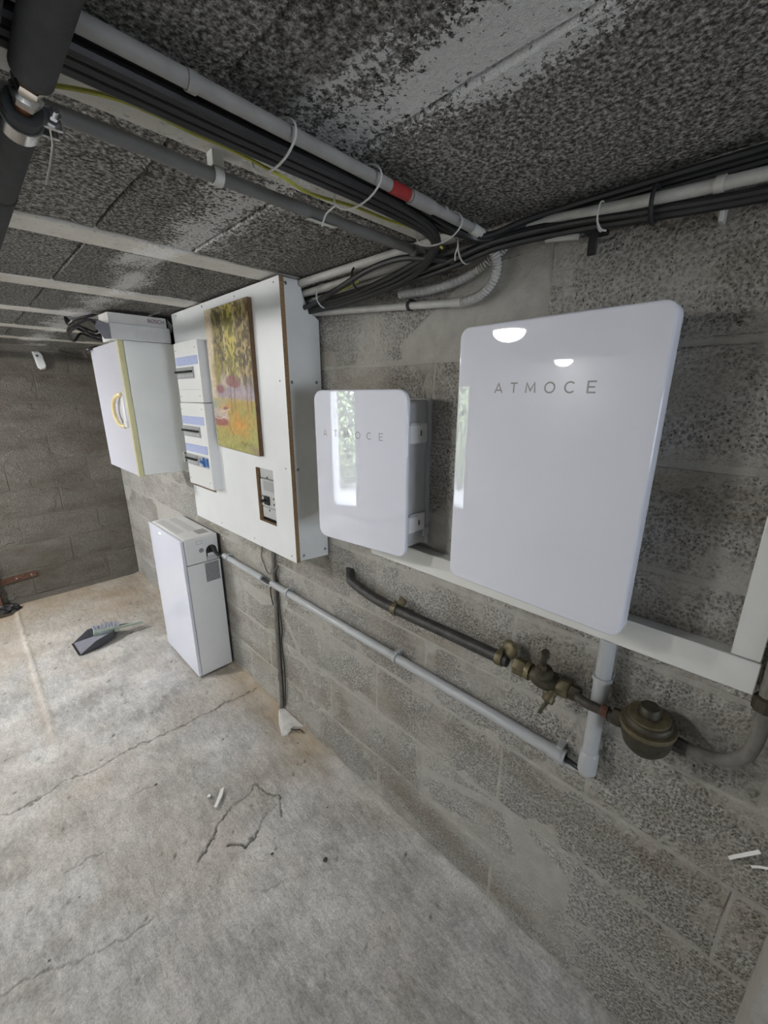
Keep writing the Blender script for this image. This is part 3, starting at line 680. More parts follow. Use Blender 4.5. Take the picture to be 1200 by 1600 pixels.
# boat: hull, rim, oar
bx = U-(.02+(V_-.15)*.25)
C = mixc(C, (.52, .48, .46), sg(1-((U-.12)/.24)**2-((V_-.245)/.055)**2, .12)*.9)
C = mixc(C, (.30, .10, .09), sg(1-((U-.10)/.26)**2-((V_-.200)/.034)**2, .12)*.95)
C = mixc(C, (.60, .56, .52), np.exp(-(((V_-.232)-(U-.1)**2*.9+.01)/.006)**2)*sg(.36-U, .02)*.9)
C = mixc(C, (.24, .09, .09), sg(1-((U-.32)/.07)**2-((V_-.305)/.013)**2, .12)*.9); C = mixc(C, (.64, .58, .54), np.exp(-((V_-.288-(U-.3)*.15)/.005)**2)*(np.abs(U-.31) < .1)*.9)
C = mixc(C, (.22, .11, .10), np.exp(-((V_-.175+(U-.36)*.75)/.008)**2)*(np.abs(U-.40) < .055))
# signature scribble
for a0, a1, f_, ph in ((.62, .90, 70, 0), (.64, .74, 120, 1)): C = mixc(C, (.12, .10, .07), np.exp(-((V_-.062-.012*np.sin(U*f_+ph)-(U-.75)*-.04)/.0035)**2)*(U > a0)*(U < a1)*.8)
C = mixc(C, (.30, .24, .17), sg(U-.90+V_*2.2, .02)*sg(.05-V_, .01)*.9)
C = C*(.70+.62*fbm(U*40, V_*60, 3, 99)[..., None])*np.array((1.02, .93, .86))
t = thing('painting', 'oil sketch of tall trees and a beached boat on a wooden panel', 'painting', (-.16, 1.51, 1.381))
vs = np.stack([np.full(U.shape, -.1662)-(sty-.45)*.0010, y0p+(y1p-y0p)*U, z0p+(z1p-z0p)*V_-.012*U*(V_ < .5)], -1).reshape(-1, 3)
idx = np.arange(PU*PV).reshape(PV, PU); fc = np.stack([idx[:-1, :-1], idx[:-1, 1:], idx[1:, 1:], idx[1:, :-1]], -1).reshape(-1, 4)
me = bpy.data.meshes.new('painted_face'); c0 = np.array((-.166, 1.51, 1.381)); me.from_pydata((vs-c0).tolist(), [], fc.tolist())
ca = me.color_attributes.new('paint', 'FLOAT_COLOR', 'POINT'); ca.data.foreach_set('color', np.concatenate([np.clip(C, 0, 1), np.ones(U.shape+(1,))], -1).astype(np.float32).ravel())
k = NT('oil paint'); k.base(k.n('ShaderNodeVertexColor', layer_name='paint').outputs[0]); k.rough(.5); k.bump(k.noise(k.pos(), 240, 4, .6), .4, .002)
me.materials.append(k.m); me.polygons.foreach_set('use_smooth', np.ones(len(fc), bool)); link('painted_face', me, None, t, c0)
obj('wood_panel', MB().prism([(1.680, 1.380), (1.680, 1.889), (1.343, 1.889), (1.343, 1.369), (1.352, 1.367)], 0, -.1650, -.1505), 'brown', t)
screw(t, (-.1668, 1.52, 1.872), (-1, 0, 0), .0035)

# ================================================================== WALL CABINET
CX0, CY0, CY1, CZ0, CZ1 = -.352, 2.14, 2.66, 1.216, 1.810
t = thing('wall_cabinet', 'small white wall cabinet with yellow door edge beside the breaker boxes', 'cabinet', (-.18, 2.4, CZ0))
obj('side', MB().box((CX0+.02, CY0, CZ0), (.003, CY0+.016, CZ1), .001), 'cab_white', t)
obj('side', MB().box((CX0+.02, CY1-.016, CZ0), (.003, CY1, CZ1), .001), 'cab_white', t)
obj('top', MB().box((CX0+.02, CY0+.016, CZ1-.016), (.003, CY1-.016, CZ1), .001), 'cab_white', t)
obj('bottom', MB().box((CX0+.02, CY0+.016, CZ0), (.003, CY1-.016, CZ0+.016), .001), 'cab_white', t)
d_ = obj('door', MB().box((CX0, CY0+.0245, CZ0-.004), (CX0+.018, CY1+.002, CZ1), .0015), 'door_white', t)
obj('edge_strip', MB().box((CX0-.003, CY0+.002, CZ0-.006), (CX0+.0185, CY0+.0240, CZ1+.001), .003, 2), 'yellow', d_)
hp = [(CX0-.004, 2.225, 1.578), (CX0-.022, 2.250, 1.572), (CX0-.026, 2.300, 1.545), (CX0-.026, 2.318, 1.513), (CX0-.026, 2.300, 1.478), (CX0-.022, 2.262, 1.452), (CX0-.004, 2.240, 1.444)]
hp = [(CX0-.004, 2.215, 1.585), (CX0-.018, 2.250, 1.575), (CX0-.020, 2.300, 1.550), (CX0-.020, 2.322, 1.512), (CX0-.020, 2.305, 1.474), (CX0-.018, 2.262, 1.447), (CX0-.004, 2.232, 1.440)]
h_ = obj('handle', MB().tube(hp, .009, 10, 5), 'yellow_d', d_)
obj('handle_foot', MB().box((CX0-.010, 2.192, 1.437), (CX0+.001, 2.228, 1.462), .003, 2), 'white_plastic', d_)
obj('handle_plate', MB().box((CX0-.004, 2.200, 1.450), (CX0+.001, 2.246, 1.580), .002, 2), 'white_plastic', d_)
hg = obj('hinge_plate', MB().box((-.148, 2.128, 1.258), (-.118, 2.1405, 1.312), .002), 'white_plastic', t)
for x, z in ((-.142, 1.305), (-.124, 1.303), (-.140, 1.268)): obj('screw_hole', MB().lathe([(0, .001), (.0035, .001), (.0035, -.001)], (x, 2.1278, z), (0, -1, 0), 8), 'dark', hg)
obj('wall_batten', MB().box((-.10, 2.18, 1.188), (0.003, 2.62, 1.2155), .002), 'trunk', t)

# tool box of cardboard on the cabinet
t = thing('cardboard_box', 'flat open white cardboard tool carton lettered BOSCH on the cabinet', 'box', (-.25, 2.23, CZ1))
BZ = CZ1+.0015
obj('tray', MB().box((-.372, 2.142, BZ), (-.131, 2.30, BZ+.066), .002), 'card', t)
obj('lid', MB().prism([(2.146, BZ+.0665), (2.296, BZ+.0665), (2.300, BZ+.112), (2.150, BZ+.108)], 0, -.373, -.142), 'card_lid', t)
obj('flap', MB().prism([(-.372, BZ+.002), (-.374, BZ+.060), (-.412, BZ+.074), (-.425, BZ+.046), (-.398, BZ+.000)], 1, 2.150, 2.154), 'card_flap', t)
obj('flap', MB().prism([(-.131, BZ+.055), (-.131, BZ+.108), (-.112, BZ+.085), (-.118, BZ+.05)], 1, 2.16, 2.164), 'card_lid', t)
obj('thumb_notch', MB().lathe([(0, .0006), (.010, .0006), (.010, -.001)], (-.250, 2.1475, BZ+.066), (0, -1, 0), 16), 'dark', t)
fcu = bpy.data.curves.new('txt', 'FONT'); fcu.body = 'BOSCH'; fcu.size = .022; fcu.extrude = .0002
fo = bpy.data.objects.new('txt', fcu); COL.objects.link(fo); dg = bpy.context.evaluated_depsgraph_get(); tm = bpy.data.meshes.new_from_object(fo.evaluated_get(dg))
bpy.data.objects.remove(fo); tm.materials.clear(); tm.materials.append(M['ink_red'])
lo = bpy.data.objects.new('lettering', tm); COL.objects.link(lo); lo.parent = t; WLOC[lo.name] = Vector((0, 0, 0))
lo.rotation_euler = (math.radians(90), 0, 0); lo.location = Vector((-.222, 2.1452, BZ+.082))-WLOC[t.name]

# dark cable coil behind the carton and lead to the back wall
tag(obj('cable_coil', MB().tube([(-.33+.085*math.cos(a)-.05, 2.46+.10*math.sin(a), CZ1+.012+.010*(i % 5)+.002*i) for i, a in enumerate(np.linspace(0, 6.2*math.pi, 44))], .006, 8, 3), 'black'),
    'black cable loosely coiled on the cabinet behind the carton', 'cable')
tag(obj('cable_lead', MB().tube([(-.33, 2.60, 1.818), (-.37, 2.72, 1.80), (-.20, 3.6, 1.835), (-.26, 4.04, 1.905)], .007, 8, 6), 'black'), 'thin black lead drooping from the cabinet to the back wall', 'cable')
t = thing('storage_case', 'black case pushed between the carton and the meter board', 'case', (-.06, 2.2, CZ1))
obj('case_body', MB().box((-.108, 2.17, CZ1+.001), (-.012, 2.36, CZ1+.10), .006, 2), 'dark', t)
obj('case_handle', MB().tube([(-.11, 2.22, CZ1+.05), (-.118, 2.235, CZ1+.05), (-.118, 2.295, CZ1+.05), (-.11, 2.31, CZ1+.05)], .004, 6, 2), 'dark', t)

# ================================================================== BATTERY
BA = (-.215, 2.166, .0); BB = (-.014, 2.672, .845)
t = thing('battery_unit', 'slim white floor-standing battery with vented top against the block wall', 'battery', (-.115, 2.42, 0))
obj('base_frame', MB().box((-.19, 2.185, 0), (-.010, 2.65, .012)), 'dark', t)
obj('front_panel', MB().box((-.2155, 2.166, .008), (-.1975, 2.672, .842), .006, 3), 'gloss', t)
obj('casing', MB().box((-.196, 2.168, .008), (-.016, 2.670, .692), .003, 2), 'white_plastic', t)
hd = obj('head', MB().box((-.197, 2.167, .695), (-.016, 2.671, .845), .014, 4), 'white_plastic', t)
obj('rear_gasket', MB().box((-.0155, 2.172, .010), (-.006, 2.666, .838), .002), 'dark', t)
# vent slots in two rows on top
for rowx in (-.160, -.092):
    for i in range(17):
        y = 2.305+i*.0195
        obj('vent_slot', MB().prism([(rowx-.024, y), (rowx+.020, y+.014), (rowx+.024, y+.019), (rowx-.020, y+.005)], 2, .8446, .8456), 'breaker_d', hd)
obj('rating_label', MB().box((-.098, 2.215, .8447), (-.04, 2.300, .8455)), 'breaker_d', hd)
obj('side_label', MB().box((-.103, 2.1668, .574), (-.026, 2.169, .686)), 'label', t)
obj('grommet_hole', MB().prism([(-.088+0*q, z) for q, z in ()]+[(-.058+.030*math.cos(a), .752+.034*math.sin(a)) for a in np.linspace(0, math.pi, 12)]+[(-.088, .700), (-.028, .700)], 1, 2.1658, 2.169), 'dark', hd)
obj('cable_plate', MB().box((-.086, 2.1645, .697), (-.03, 2.169, .725), .001), 'breaker', hd)
obj('cable_inlet', MB().box((-.082, 2.1650, .725), (-.035, 2.1685, .742), .001), 'white_plastic', hd)
obj('button', MB().lathe([(0, .003), (.011, .003), (.013, .0)], (-.112, 2.1672, .766), (0, -1, 0), 16), 'label', hd)
obj('plug_mark', MB().box((-.135, 2.1664, .803), (-.102, 2.1676, .806)).box((-.135, 2.1664, .822), (-.102, 2.1676, .8245)).box((-.135, 2.1664, .803), (-.1325, 2.1676, .8245)).box((-.1045, 2.1664, .803), (-.102, 2.1676, .8245)), 'breaker', hd)
obj('status_led', MB().box((-.2165, 2.470, .812), (-.214, 2.497, .818), .001), 'led', t)
obj('led_slit', MB().box((-.2160, 2.375, .8115), (-.214, 2.455, .8135), .0005), 'cast', t)

# ================================================================== CONDUIT ALONG THE WALL
def ring_clip(parent, name, c, r, axis='y', wdt=.012, mat='conduit', tail=True):
    ax = (0, 1, 0) if axis == 'y' else ((0, 0, 1) if axis == 'z' else (1, 0, 0))
    mb = MB().lathe([(r, -wdt/2), (r+.003, -wdt/2), (r+.003, wdt/2), (r, wdt/2)], c, ax, 16)
    if tail:
        if axis == 'y': mb.box((c[0]+r, c[1]-wdt/2, c[2]+r*.2), (.003, c[1]+wdt/2, c[2]+r+.006), .001).box((c[0]-.004, c[1]-wdt/2, c[2]+r), (c[0]+r, c[1]+wdt/2, c[2]+r+.007), .001)
        else: mb.box((c[0]+r*.6, c[1]-r, c[2]-wdt/2), (.003, c[1]+r, c[2]+wdt/2), .001)
    return obj(name, mb, mat, parent)
CR = .0155; cx, cz = -.024, .728
t = thing('conduit', 'long grey plastic conduit low on the wall, from battery pipe stub to the upright pipe', 'conduit', (cx, .9, cz))
obj('tube', MB().tube([(cx, 1.590, cz+.008), (cx, 1.2, cz+.002), (cx, .243, cz)], CR, 16, 3), 'conduit', t)
obj('end_sleeve', MB().lathe([(CR-.002, 0), (CR+.003, 0), (CR+.003, .035), (CR, .035)], (cx, .236, cz), (0, 1, 0), 18), 'conduit', t)
for y, z in ((1.452, .008), (.800, .001), (.252, 0)): ring_clip(t, 'pipe_clip', (cx, y, cz+z), CR+.001, wdt=.012 if y > .3 else .016)
t = thing('conduit', 'short grey plastic conduit coming out beside the white battery', 'conduit', (cx, 1.9, cz))
obj('tube', MB().tube([(cx, 2.085, cz+.006), (cx, 1.675, cz+.004)], CR, 16, 0), 'conduit', t)
for y in (2.03,): ring_clip(t, 'pipe_clip', (cx, y, cz+.006), CR+.001)
t = thing('power_cable', 'black cable looping out of the battery into the grey conduits', 'cable', (cx, 2, .72), 'black cables inside the grey conduit')
obj('strand', MB().tube([(-.058, 2.175, .772), (-.058, 2.155, .776), (-.055, 2.135, .762), (-.045, 2.115, .738), (-.028, 2.09, cz+.006), (cx, 1.9, cz+.004)], .0095, 10, 5), 'black', t)
obj('strand', MB().tube([(-.048, 2.172, .748), (-.050, 2.145, .750), (-.042, 2.115, .735), (-.030, 2.085, cz)], .006, 8, 5), 'black', t)
obj('strand', MB().tube([(cx, 1.70, cz+.004), (cx, 1.63, cz-.001), (cx, 1.57, cz+.004)], .0085, 10, 4), 'black', t)
obj('strand', MB().tube([(cx-.006, 1.70, cz-.004), (cx-.006, 1.63, cz-.009), (cx-.006, 1.57, cz)], .004, 8, 4), 'conduit', t)
VX, VY, VR = -.030, .186, .0165
t = thing('power_cable', 'black cable bending from the conduit end into the upright grey pipe', 'cable', (cx, .2, .7), 'black cables inside the grey conduit')
obj('strand', MB().tube([(cx, .27, cz), (cx, .235, cz-.002), (cx-.002, .212, cz-.004), (VX, .195, cz+.004), (VX, .186, cz+.05)], .0065, 10, 5), 'black', t)
obj('strand', MB().tube([(cx-.006, .27, cz-.004), (cx-.006, .232, cz-.010), (cx-.004, .208, cz-.008), (VX-.004, .192, cz+.004), (VX, .186, cz+.05)], .0048, 10, 5), 'conduit', t)
t = thing('upright_pipe', 'upright grey plastic pipe dropping from the trunking beside the gas fitting', 'pipe', (VX, VY, .73), None)
obj('tube', MB().tube([(VX, VY, .735), (VX, VY, 1.0865)], VR, 18, 0), 'conduit', t)
obj('socket', MB().lathe([(VR, 0), (VR+.0035, 0), (VR+.0035, .050), (VR+.001, .054), (VR, .056)], (VX, VY, .735), (0, 0, 1), 20), 'conduit', t)
ring_clip(t, 'pipe_clip', (VX, VY, .990), VR+.0005, 'z', .010)

# thin old upright pipe and wires left of it
t = thing('old_pipe', 'thin weathered grey pipe running from the meter board down to the floor', 'pipe', (-.012, 1.60, 0))
obj('tube', MB().tube([(-.010, 1.582, 1.02), (-.010, 1.585, .83), (-.010, 1.606, .42), (-.010, 1.612, .10), (-.014, 1.618, .012)], .0105, 10, 4), 'lead', t)
for z, yy in ((.79, 1.590), (.20, 1.611)): obj('pipe_clip', MB().lathe([(.0108, -.012), (.0125, -.012), (.0125, .012), (.0108, .012)], (-.010, yy, z), (0, 0, 1), 14), 'lead', t)
tag(obj('grey_wire', MB().tube([(-.008, 1.680, .90), (-.008, 1.698, .84), (-.010, 1.675, .800), (-.020, 1.630, .775), (-.022, 1.595, .785), (-.012, 1.560, .82), (-.010, 1.560, .86)], .0032, 6, 6), 'lead'), 'thin grey wire looped around the old pipe below the meter board', 'wire')
tag(obj('grey_wire', MB().tube([(-.006, 1.553, .83), (-.020, 1.562, .79), (-.008, 1.572, .70), (-.008, 1.560, .50), (-.006, 1.578, .42), (-.008, 1.566, .25), (-.008, 1.585, .04)], .0038, 6, 6), 'iron'), 'thin dark wire hanging to the floor right of the old pipe', 'wire')
tag(obj('grey_wire', MB().tube([(-.006, 1.634, .70), (-.008, 1.640, .66), (-.006, 1.628, .60)], .003, 6, 6), 'iron'), 'short dark wire tail left of the old pipe', 'wire')
# fresh plaster where the pipe enters the floor
pv = [(-.005, 1.55), (-.004, 1.62), (-.035, 1.615), (-.075, 1.545), (-.105, 1.47), (-.085, 1.455), (-.05, 1.465), (-.02, 1.44), (-.004, 1.43)]
tag(obj('plaster_patch', MB().add([(x*.75-.003, y, .012) for x, y in pv]+[(x, y, -.004) for x, y in pv], [tuple(range(9))]+[(i, (i+1) % 9, 9+(i+1) % 9, 9+i) for i in range(9)]), 'patch'), 'cracked pale plaster patch where the old pipe enters the floor', 'plaster patch')
tag(obj('wire_scrap', MB().tube([(-.06, 1.455, .016), (-.05, 1.43, .02), (-.035, 1.42, .018), (-.03, 1.40, .014)], .004, 6, 4), 'iron'), 'short dark wire scrap lying on the plaster patch', 'wire')

# ================================================================== WATER / GAS LINE ON THE WALL
gx, gz = -.040, .928
t = thing('black_hose', 'dusty black hose coming out of the wall under the small glossy box', 'hose', (gx, .7, .9))
obj('tube', MB().tube([(.004, 1.055, .968), (-.020, 1.030, .955), (gx+.004, 1.0, .944), (gx, .92, .930), (gx, .83, .922), (gx, .61, .925), (gx, .40, gz)], .0165, 14, 6), 'blackhose', t)
obj('wall_sleeve', MB().lathe([(.012, 0), (.024, 0), (.021, -.012), (.012, -.012)], (.002, 1.058, .970), (1, .3, .3), 14), 'mortar', t)
def hose_clamp(y, z, r, disc, label):
    c = thing('hose_clamp', label, 'clamp', (gx, y, z), 'brass pipe clamps on the hose')
    obj('band', MB().lathe([(r, -.009), (r+.003, -.009), (r+.0045, 0), (r+.003, .009), (r, .009)], (gx, y, z), (0, 1, 0), 20), 'brass', c)
    obj('rose', MB().lathe([(0, .004), (disc*.4, .006), (disc*.8, .003), (disc, -.004), (disc*.7, -.012), (disc*.3, -.020)], (gx+.006, y-.018, z+.030), (-1, .25, .25), 18), 'brass', c)
    obj('screw', MB().tube([(gx-.002, y-.004, z+r), (gx-.006, y-.004, z+r+.016)], .004, 8, 0), 'brass', c)
hose_clamp(.790, .922, .0168, .016, 'brass clamp with small rose on the hose near the small box')
hose_clamp(.420, .928, .0172, .024, 'brass clamp with large rose where the hose meets the valve')
t = thing('gas_valve', 'dirty brass stop valve with T-handle and drain cock on the wall line', 'valve', (gx, .30, .88))
def yl(prof, y): return MB().lathe(prof, (gx, y, gz), (0, -1, 0), 8)
obj('nut', MB().lathe([(.010, -.014), (.020, -.014), (.0215, -.008), (.0215, .008), (.020, .014), (.010, .014)], (gx, .366, gz), (0, -1, 0), 6), 'brass', t)
obj('tail_piece', MB().lathe([(.014, -.02), (.014, .0), (.020, .001), (.022, .006), (.022, .014), (.016, .015), (.016, .03)], (gx, .352, gz), (0, -1, 0), 16), 'brass', t)
vb = obj('valve_body', MB().lathe([(.010, -.034), (.019, -.030), (.024, -.018), (.0255, 0), (.024, .016), (.018, .028), (.014, .034)], (gx, .300, gz), (0, -1, 0), 18).lathe([(.018, 0), (.018, .030), (.021, .032), (.021, .040), (.012, .042), (0, .042)], (gx, .300, gz), (-.55, 0, .85), 16), 'brass_dark', t)
obj('spindle', MB().tube([(gx-.018, .300, gz+.034), (gx-.026, .300, gz+.052)], .006, 8, 0), 'brass', vb)
obj('t_handle', MB().tube([(gx-.018, .306, gz+.040), (gx-.030, .300, gz+.066), (gx-.036, .296, gz+.084)], .007, 10, 3).lathe([(0, .010), (.009, .008), (.009, -.006), (.005, -.01)], (gx-.037, .295, gz+.090), (-.3, 0, 1), 10), 'brass_dark', t)
dc = obj('drain_cock', MB().lathe([(.011, 0), (.011, .020), (.014, .021), (.014, .034), (.008, .036)], (gx-.006, .276, gz-.010), (-.75, .15, -.65), 12), 'brass', t)
obj('cock_key', MB().tube([(gx-.030, .280, gz-.032), (gx-.036, .288, gz-.052), (gx-.038, .292, gz-.066)], .0045, 8, 3), 'brass_dark', dc)
obj('union_nut', MB().lathe([(.010, -.013), (.0195, -.013), (.021, -.007), (.021, .007), (.0195, .013), (.010, .013)], (gx, .258, gz), (0, -1, 0), 6), 'brass', t)
obj('union_nut', MB().lathe([(.008, -.011), (.017, -.011), (.018, 0), (.016, .011), (.008, .012)], (gx, .233, gz), (0, -1, 0), 6), 'brass_dark', t)
t = thing('iron_nipple', 'short dark pipe joining the brass valve to the round regulator', 'pipe', (gx, .18, gz))
gx2 = -.056
obj('tube', MB().tube([(gx, .232, gz), (gx2-.004, .205, gz+.004), (gx2-.004, .14, gz+.006)], .0105, 12, 4), 'iron', t)
obj('rust_collar', MB().lathe([(.0105, -.008), (.013, -.006), (.013, .006), (.0105, .008)], (gx2-.004, .165, gz+.006), (0, 1, 0), 12), 'rust', t)
t = thing('gas_regulator', 'round dark brass gas regulator with stepped cap on the wall line', 'regulator', (-.06, .088, .90))
AX = Vector((-.08, .03, 1.0)).normalized(); RC = (-.056, .088, .938)
obj('bowl', MB().lathe([(0, -.056), (.018, -.056), (.030, -.048), (.040, -.034), (.045, -.016), (.046, .002), (.046, .010)], RC, AX, 28), 'brass_dark', t)
obj('flange', MB().lathe([(.040, .006), (.0485, .006), (.0495, .011), (.0485, .016), (.040, .017)], RC, AX, 28), 'brass', t)
obj('dome', MB().lathe([(.041, .014), (.041, .026), (.039, .029), (.036, .031), (.036, .033), (0, .034)], RC, AX, 28), 'brass_dark', t)
obj('rim', MB().lathe([(.034, .030), (.0365, .031), (.0365, .036), (.030, .038), (.020, .038)], RC, AX, 28), 'brass', t)
obj('cap', MB().lathe([(.019, .034), (.019, .052), (.016, .056), (0, .057)], RC, AX, 20), 'brass_dark', t)
obj('inlet_nut', MB().lathe([(.010, -.010), (.017, -.010), (.018, 0), (.017, .010), (.010, .010)], (-.060, .140, .935), (0, 1, 0), 6), 'brass_dark', t)
obj('outlet_nut', MB().lathe([(.009, -.012), (.014, -.012), (.015, 0), (.014, .012), (.009, .012)], (-.050, .034, .930), (0, 1, 0), 6), 'iron', t)
t = thing('lead_pipe', 'bent grey pipe curving up from the regulator at the right edge', 'pipe', (-.04, 0, .93))
obj('tube', MB().tube([(-.048, .045, .928), (-.042, .020, .926), (-.038, -.012, .928), (-.036, -.040, .940), (-.035, -.058, .968), (-.035, -.064, 1.01), (-.035, -.062, 1.06), (-.035, -.060, 1.16), (-.035, -.060, 1.46), (-.022, -.060, 1.50), (.004, -.060, 1.515)], .0115, 14, 6), 'lead', t)
obj('joint', MB().lathe([(.011, -.016), (.017, -.012), (.018, .0), (.017, .012), (.011, .016)], (-.035, -.061, 1.075), (0, 0, 1), 8), 'brass_dark', t)

# ================================================================== CEILING PIPES AND CABLES
t = thing('ceiling_conduit', 'dusty white conduit crossing the ceiling beside the black cable bundle', 'conduit', (-.45, .53, 1.89))
obj('tube', MB().tube([(XL+.004, .528, 1.9075), (-1.6, .528, 1.9075), (-.80, .530, 1.905), (-.5, .529, 1.902), (-.10, .528, 1.900)], .0088, 16, 4), 'conduit_d', t)
obj('red_tape', MB().lathe([(.0088, -.022), (.0096, -.022), (.0096, .022), (.0088, .022)], (-.325, .5285, 1.9008), (1, 0, 0), 16), 'red', t)
obj('coupling', MB().lathe([(.0088, -.030), (.0112, -.030), (.0112, .030), (.0088, .030)], (-.268, .5285, 1.9004), (1, 0, 0), 16), 'conduit_d', t)
for x in (-.655, -.205): obj('pipe_clip', MB().lathe([(.0088, -.005), (.0102, -.005), (.0102, .005), (.0088, .005)], (x, .529, 1.9028), (1, 0, 0), 16), 'conduit_d', t)
def corr(pts, r, label, mat='conduit_w', name='flexible_conduit'):
    f = lambda L: r*(1+.13*math.sin(2*math.pi*L/.0062))
    P = catmull([Vector(p) for p in pts], 40)
    mb = MB(); tot = sum((P[i+1]-P[i]).length for i in range(len(P)-1)); n = int(tot/.00115)
    acc = [0]; [acc.append(acc[-1]+(P[i+1]-P[i]).length) for i in range(len(P)-1)]
    Q = []
    for i in range(n+1):
        s_ = tot*i/n; j = min(max(np.searchsorted(acc, s_)-1, 0), len(P)-2); u_ = (s_-acc[j])/max(acc[j+1]-acc[j], 1e-9); Q.append(P[j].lerp(P[j+1], u_))
    mb.tube(Q, r, 12, 0, f); return tag(obj(name, mb, mat), label, 'conduit', 'ribbed flexible conduits')
corr([(-.112, .528, 1.9), (-.075, .524, 1.893), (-.048, .518, 1.875), (-.034, .512, 1.850), (-.028, .522, 1.820), (-.024, .555, 1.797), (-.022, .605, 1.7885)], .0098, 'ribbed grey flexible conduit dropping from the ceiling conduit to the low wall pipe')
corr([(-.022, .80, 1.835), (-.020, .70, 1.8315), (-.020, .62, 1.838), (-.020, .565, 1.850), (-.018, .535, 1.868), (-.018, .50, 1.885)], .0098, 'ribbed grey flexible conduit half hidden behind the black cables')
t = thing('wall_pipe', 'white low wall pipe running from the ribbed conduit to the meter board', 'pipe', (-.022, .9, 1.79))
obj('tube', MB().tube([(-.022, .600, 1.789), (-.022, .82, 1.808), (-.022, 1.24, 1.842)], .0092, 14, 3), 'conduit_w', t)
obj('socket', MB().lathe([(.0093, 0), (.0112, 0), (.0112, .03), (.0093, .03)], (-.022, .604, 1.7893), (0, 1, .09), 16), 'conduit_w', t)
ring_clip(t, 'pipe_clip', (-.022, .765, 1.8035), .0096, 'y', .008, 'dark')
screw(t, (-.030, .765, 1.782), (-1, 0, 0), .003)
for nm, pts, lb in (('wall_conduit', [(-.070, 1.30, 1.9165), (-.068, .9, 1.916), (-.062, .60, 1.915)], 'uppermost dusty white conduit in the cable run above the meter board'),
                    ('wall_conduit', [(-.052, 1.30, 1.890), (-.050, 1.0, 1.892), (-.048, .66, 1.896)], 'second dusty white conduit below the uppermost one'),
                    ('wall_conduit', [(-.030, 1.28, 1.868), (-.032, 1.0, 1.872), (-.034, .70, 1.882)], 'lowest white conduit with open end amid the black cables'),
                    ('wall_conduit', [(-.040, .50, 1.900), (-.045, .40, 1.897), (-.050, .18, 1.880), (-.050, -.5, 1.845)], 'white conduit running right along the wall above the tall box')):
    o = thing(nm, lb, 'conduit', Vector(pts[1]), 'white conduits along the wall top')
    obj('tube', MB().tube(pts, .0108 if pts[0][1] > 1 else .0095, 14, 4), 'conduit_w', o)
    if pts[0][1] > 1: obj('socket', MB().lathe([(.011, 0), (.0128, 0), (.0128, .025), (.011, .025)], (pts[2][0], pts[2][1]-.004, pts[2][2]), (0, 1, 0), 14), 'conduit_w', o)
    else: obj('pipe_clip', MB().lathe([(.0096, -.006), (.0115, -.006), (.0115, .006), (.0096, .006)], (-.050, .1415, 1.8782), (0, 1, .05), 12), 'conduit_w', o)
# black cables along the top of the wall and along the joist
BC = 'black cables clipped along the wall top and ceiling'
def cable(pts, r, label, mat='black', name='black_cable'): return tag(obj(name, MB().tube(pts, r, 8, 7), mat), label, 'cable', BC)
for i, (dx, dz, r) in enumerate(((0, 0, .0070), (-.013, .008, .0060), (-.004, .015, .0065))):
    cable([(-.028+dx, 1.30, 1.846+dz), (-.034+dx, 1.0, 1.846+dz), (-.045+dx, .80, 1.850+dz), (-.055+dx, .62, 1.858+dz), (-.055+dx, .50, 1.872+dz), (-.040+dx, .36, 1.872+dz), (-.034+dx, .22, 1.862+dz*.6), (-.032+dx, .05, 1.850+dz*.5), (-.032+dx, -.5, 1.822+dz*.5)], r,
          ('lowest black cable sweeping past the ribbed conduit and right along the wall', 'black cable just above the lowest one along the wall', 'third black cable up along the wall, below the white conduit')[i])
for i, (dx, dz, r) in enumerate(((0, 0, .0075), (-.014, .004, .0065), (-.006, -.010, .006))):
    cable([(XL+.005, .588-.0155*i, 1.913), (-2.2, .594-.0155*i, 1.912), (-1.2, .589-.0155*i, 1.913), (-.6, .592-.0155*i, 1.912), (-.3, .590-.0155*i, 1.911), (-.14, .578-.016*i, 1.903-.004*i), (-.075+dx*.5, .520, 1.893-.004*i), (-.045+dx, .44, 1.900+dz), (-.028+dx, .34, 1.908+dz), (-.024+dx, .10, 1.908+dz), (-.024+dx, -.5, 1.902+dz)], r,
          ('black ceiling cable turning right into the corner above the white conduit', 'second black ceiling cable turning right into the corner', 'third black ceiling cable turning right into the corner')[i])
for i, (r, e) in enumerate(((.0085, 0), (.0075, .012), (.0070, .022))):
    cable([(XL+.005, .584-.0155*i, 1.8975), (-2.2, .588-.0155*i, 1.897), (-1.2, .583-.0155*i, 1.8975), (-.6, .586-.0155*i, 1.896), (-.3, .584-.0150*i, 1.895), (-.16, .592-.006*i, 1.890), (-.095, .640, 1.884-e*.4), (-.075, .72, 1.874-e), (-.060, .84, 1.862-e*.9), (-.045, 1.0, 1.853-e*.7), (-.035, 1.30, 1.850-e*.5)], r,
          ('thick black ceiling cable bending left toward the meter board', 'medium black ceiling cable bending left toward the meter board', 'thin black ceiling cable bending left toward the meter board')[i])
cable([(-.060, .600, 1.865), (-.085, .66, 1.878), (-.092, .74, 1.892), (-.085, .86, 1.890), (-.075, 1.0, 1.868), (-.060, 1.15, 1.850), (-.050, 1.30, 1.848)], .0072, 'black cable arching across the white conduits beside the grey pipe end')
cable([(-.045, .70, 1.882), (-.052, .66, 1.884), (-.058, .60, 1.888), (-.05, .50, 1.888), (-.03, .42, 1.892)], .0068, 'grey black cable leaving the open end of the lowest white conduit', 'pipe_grey')
cable([(-.036, 1.30, 1.860), (-.040, 1.1, 1.862), (-.046, .9, 1.866), (-.056, .72, 1.872), (-.05, .60, 1.878)], .0055, 'thin black cable under the second white conduit')
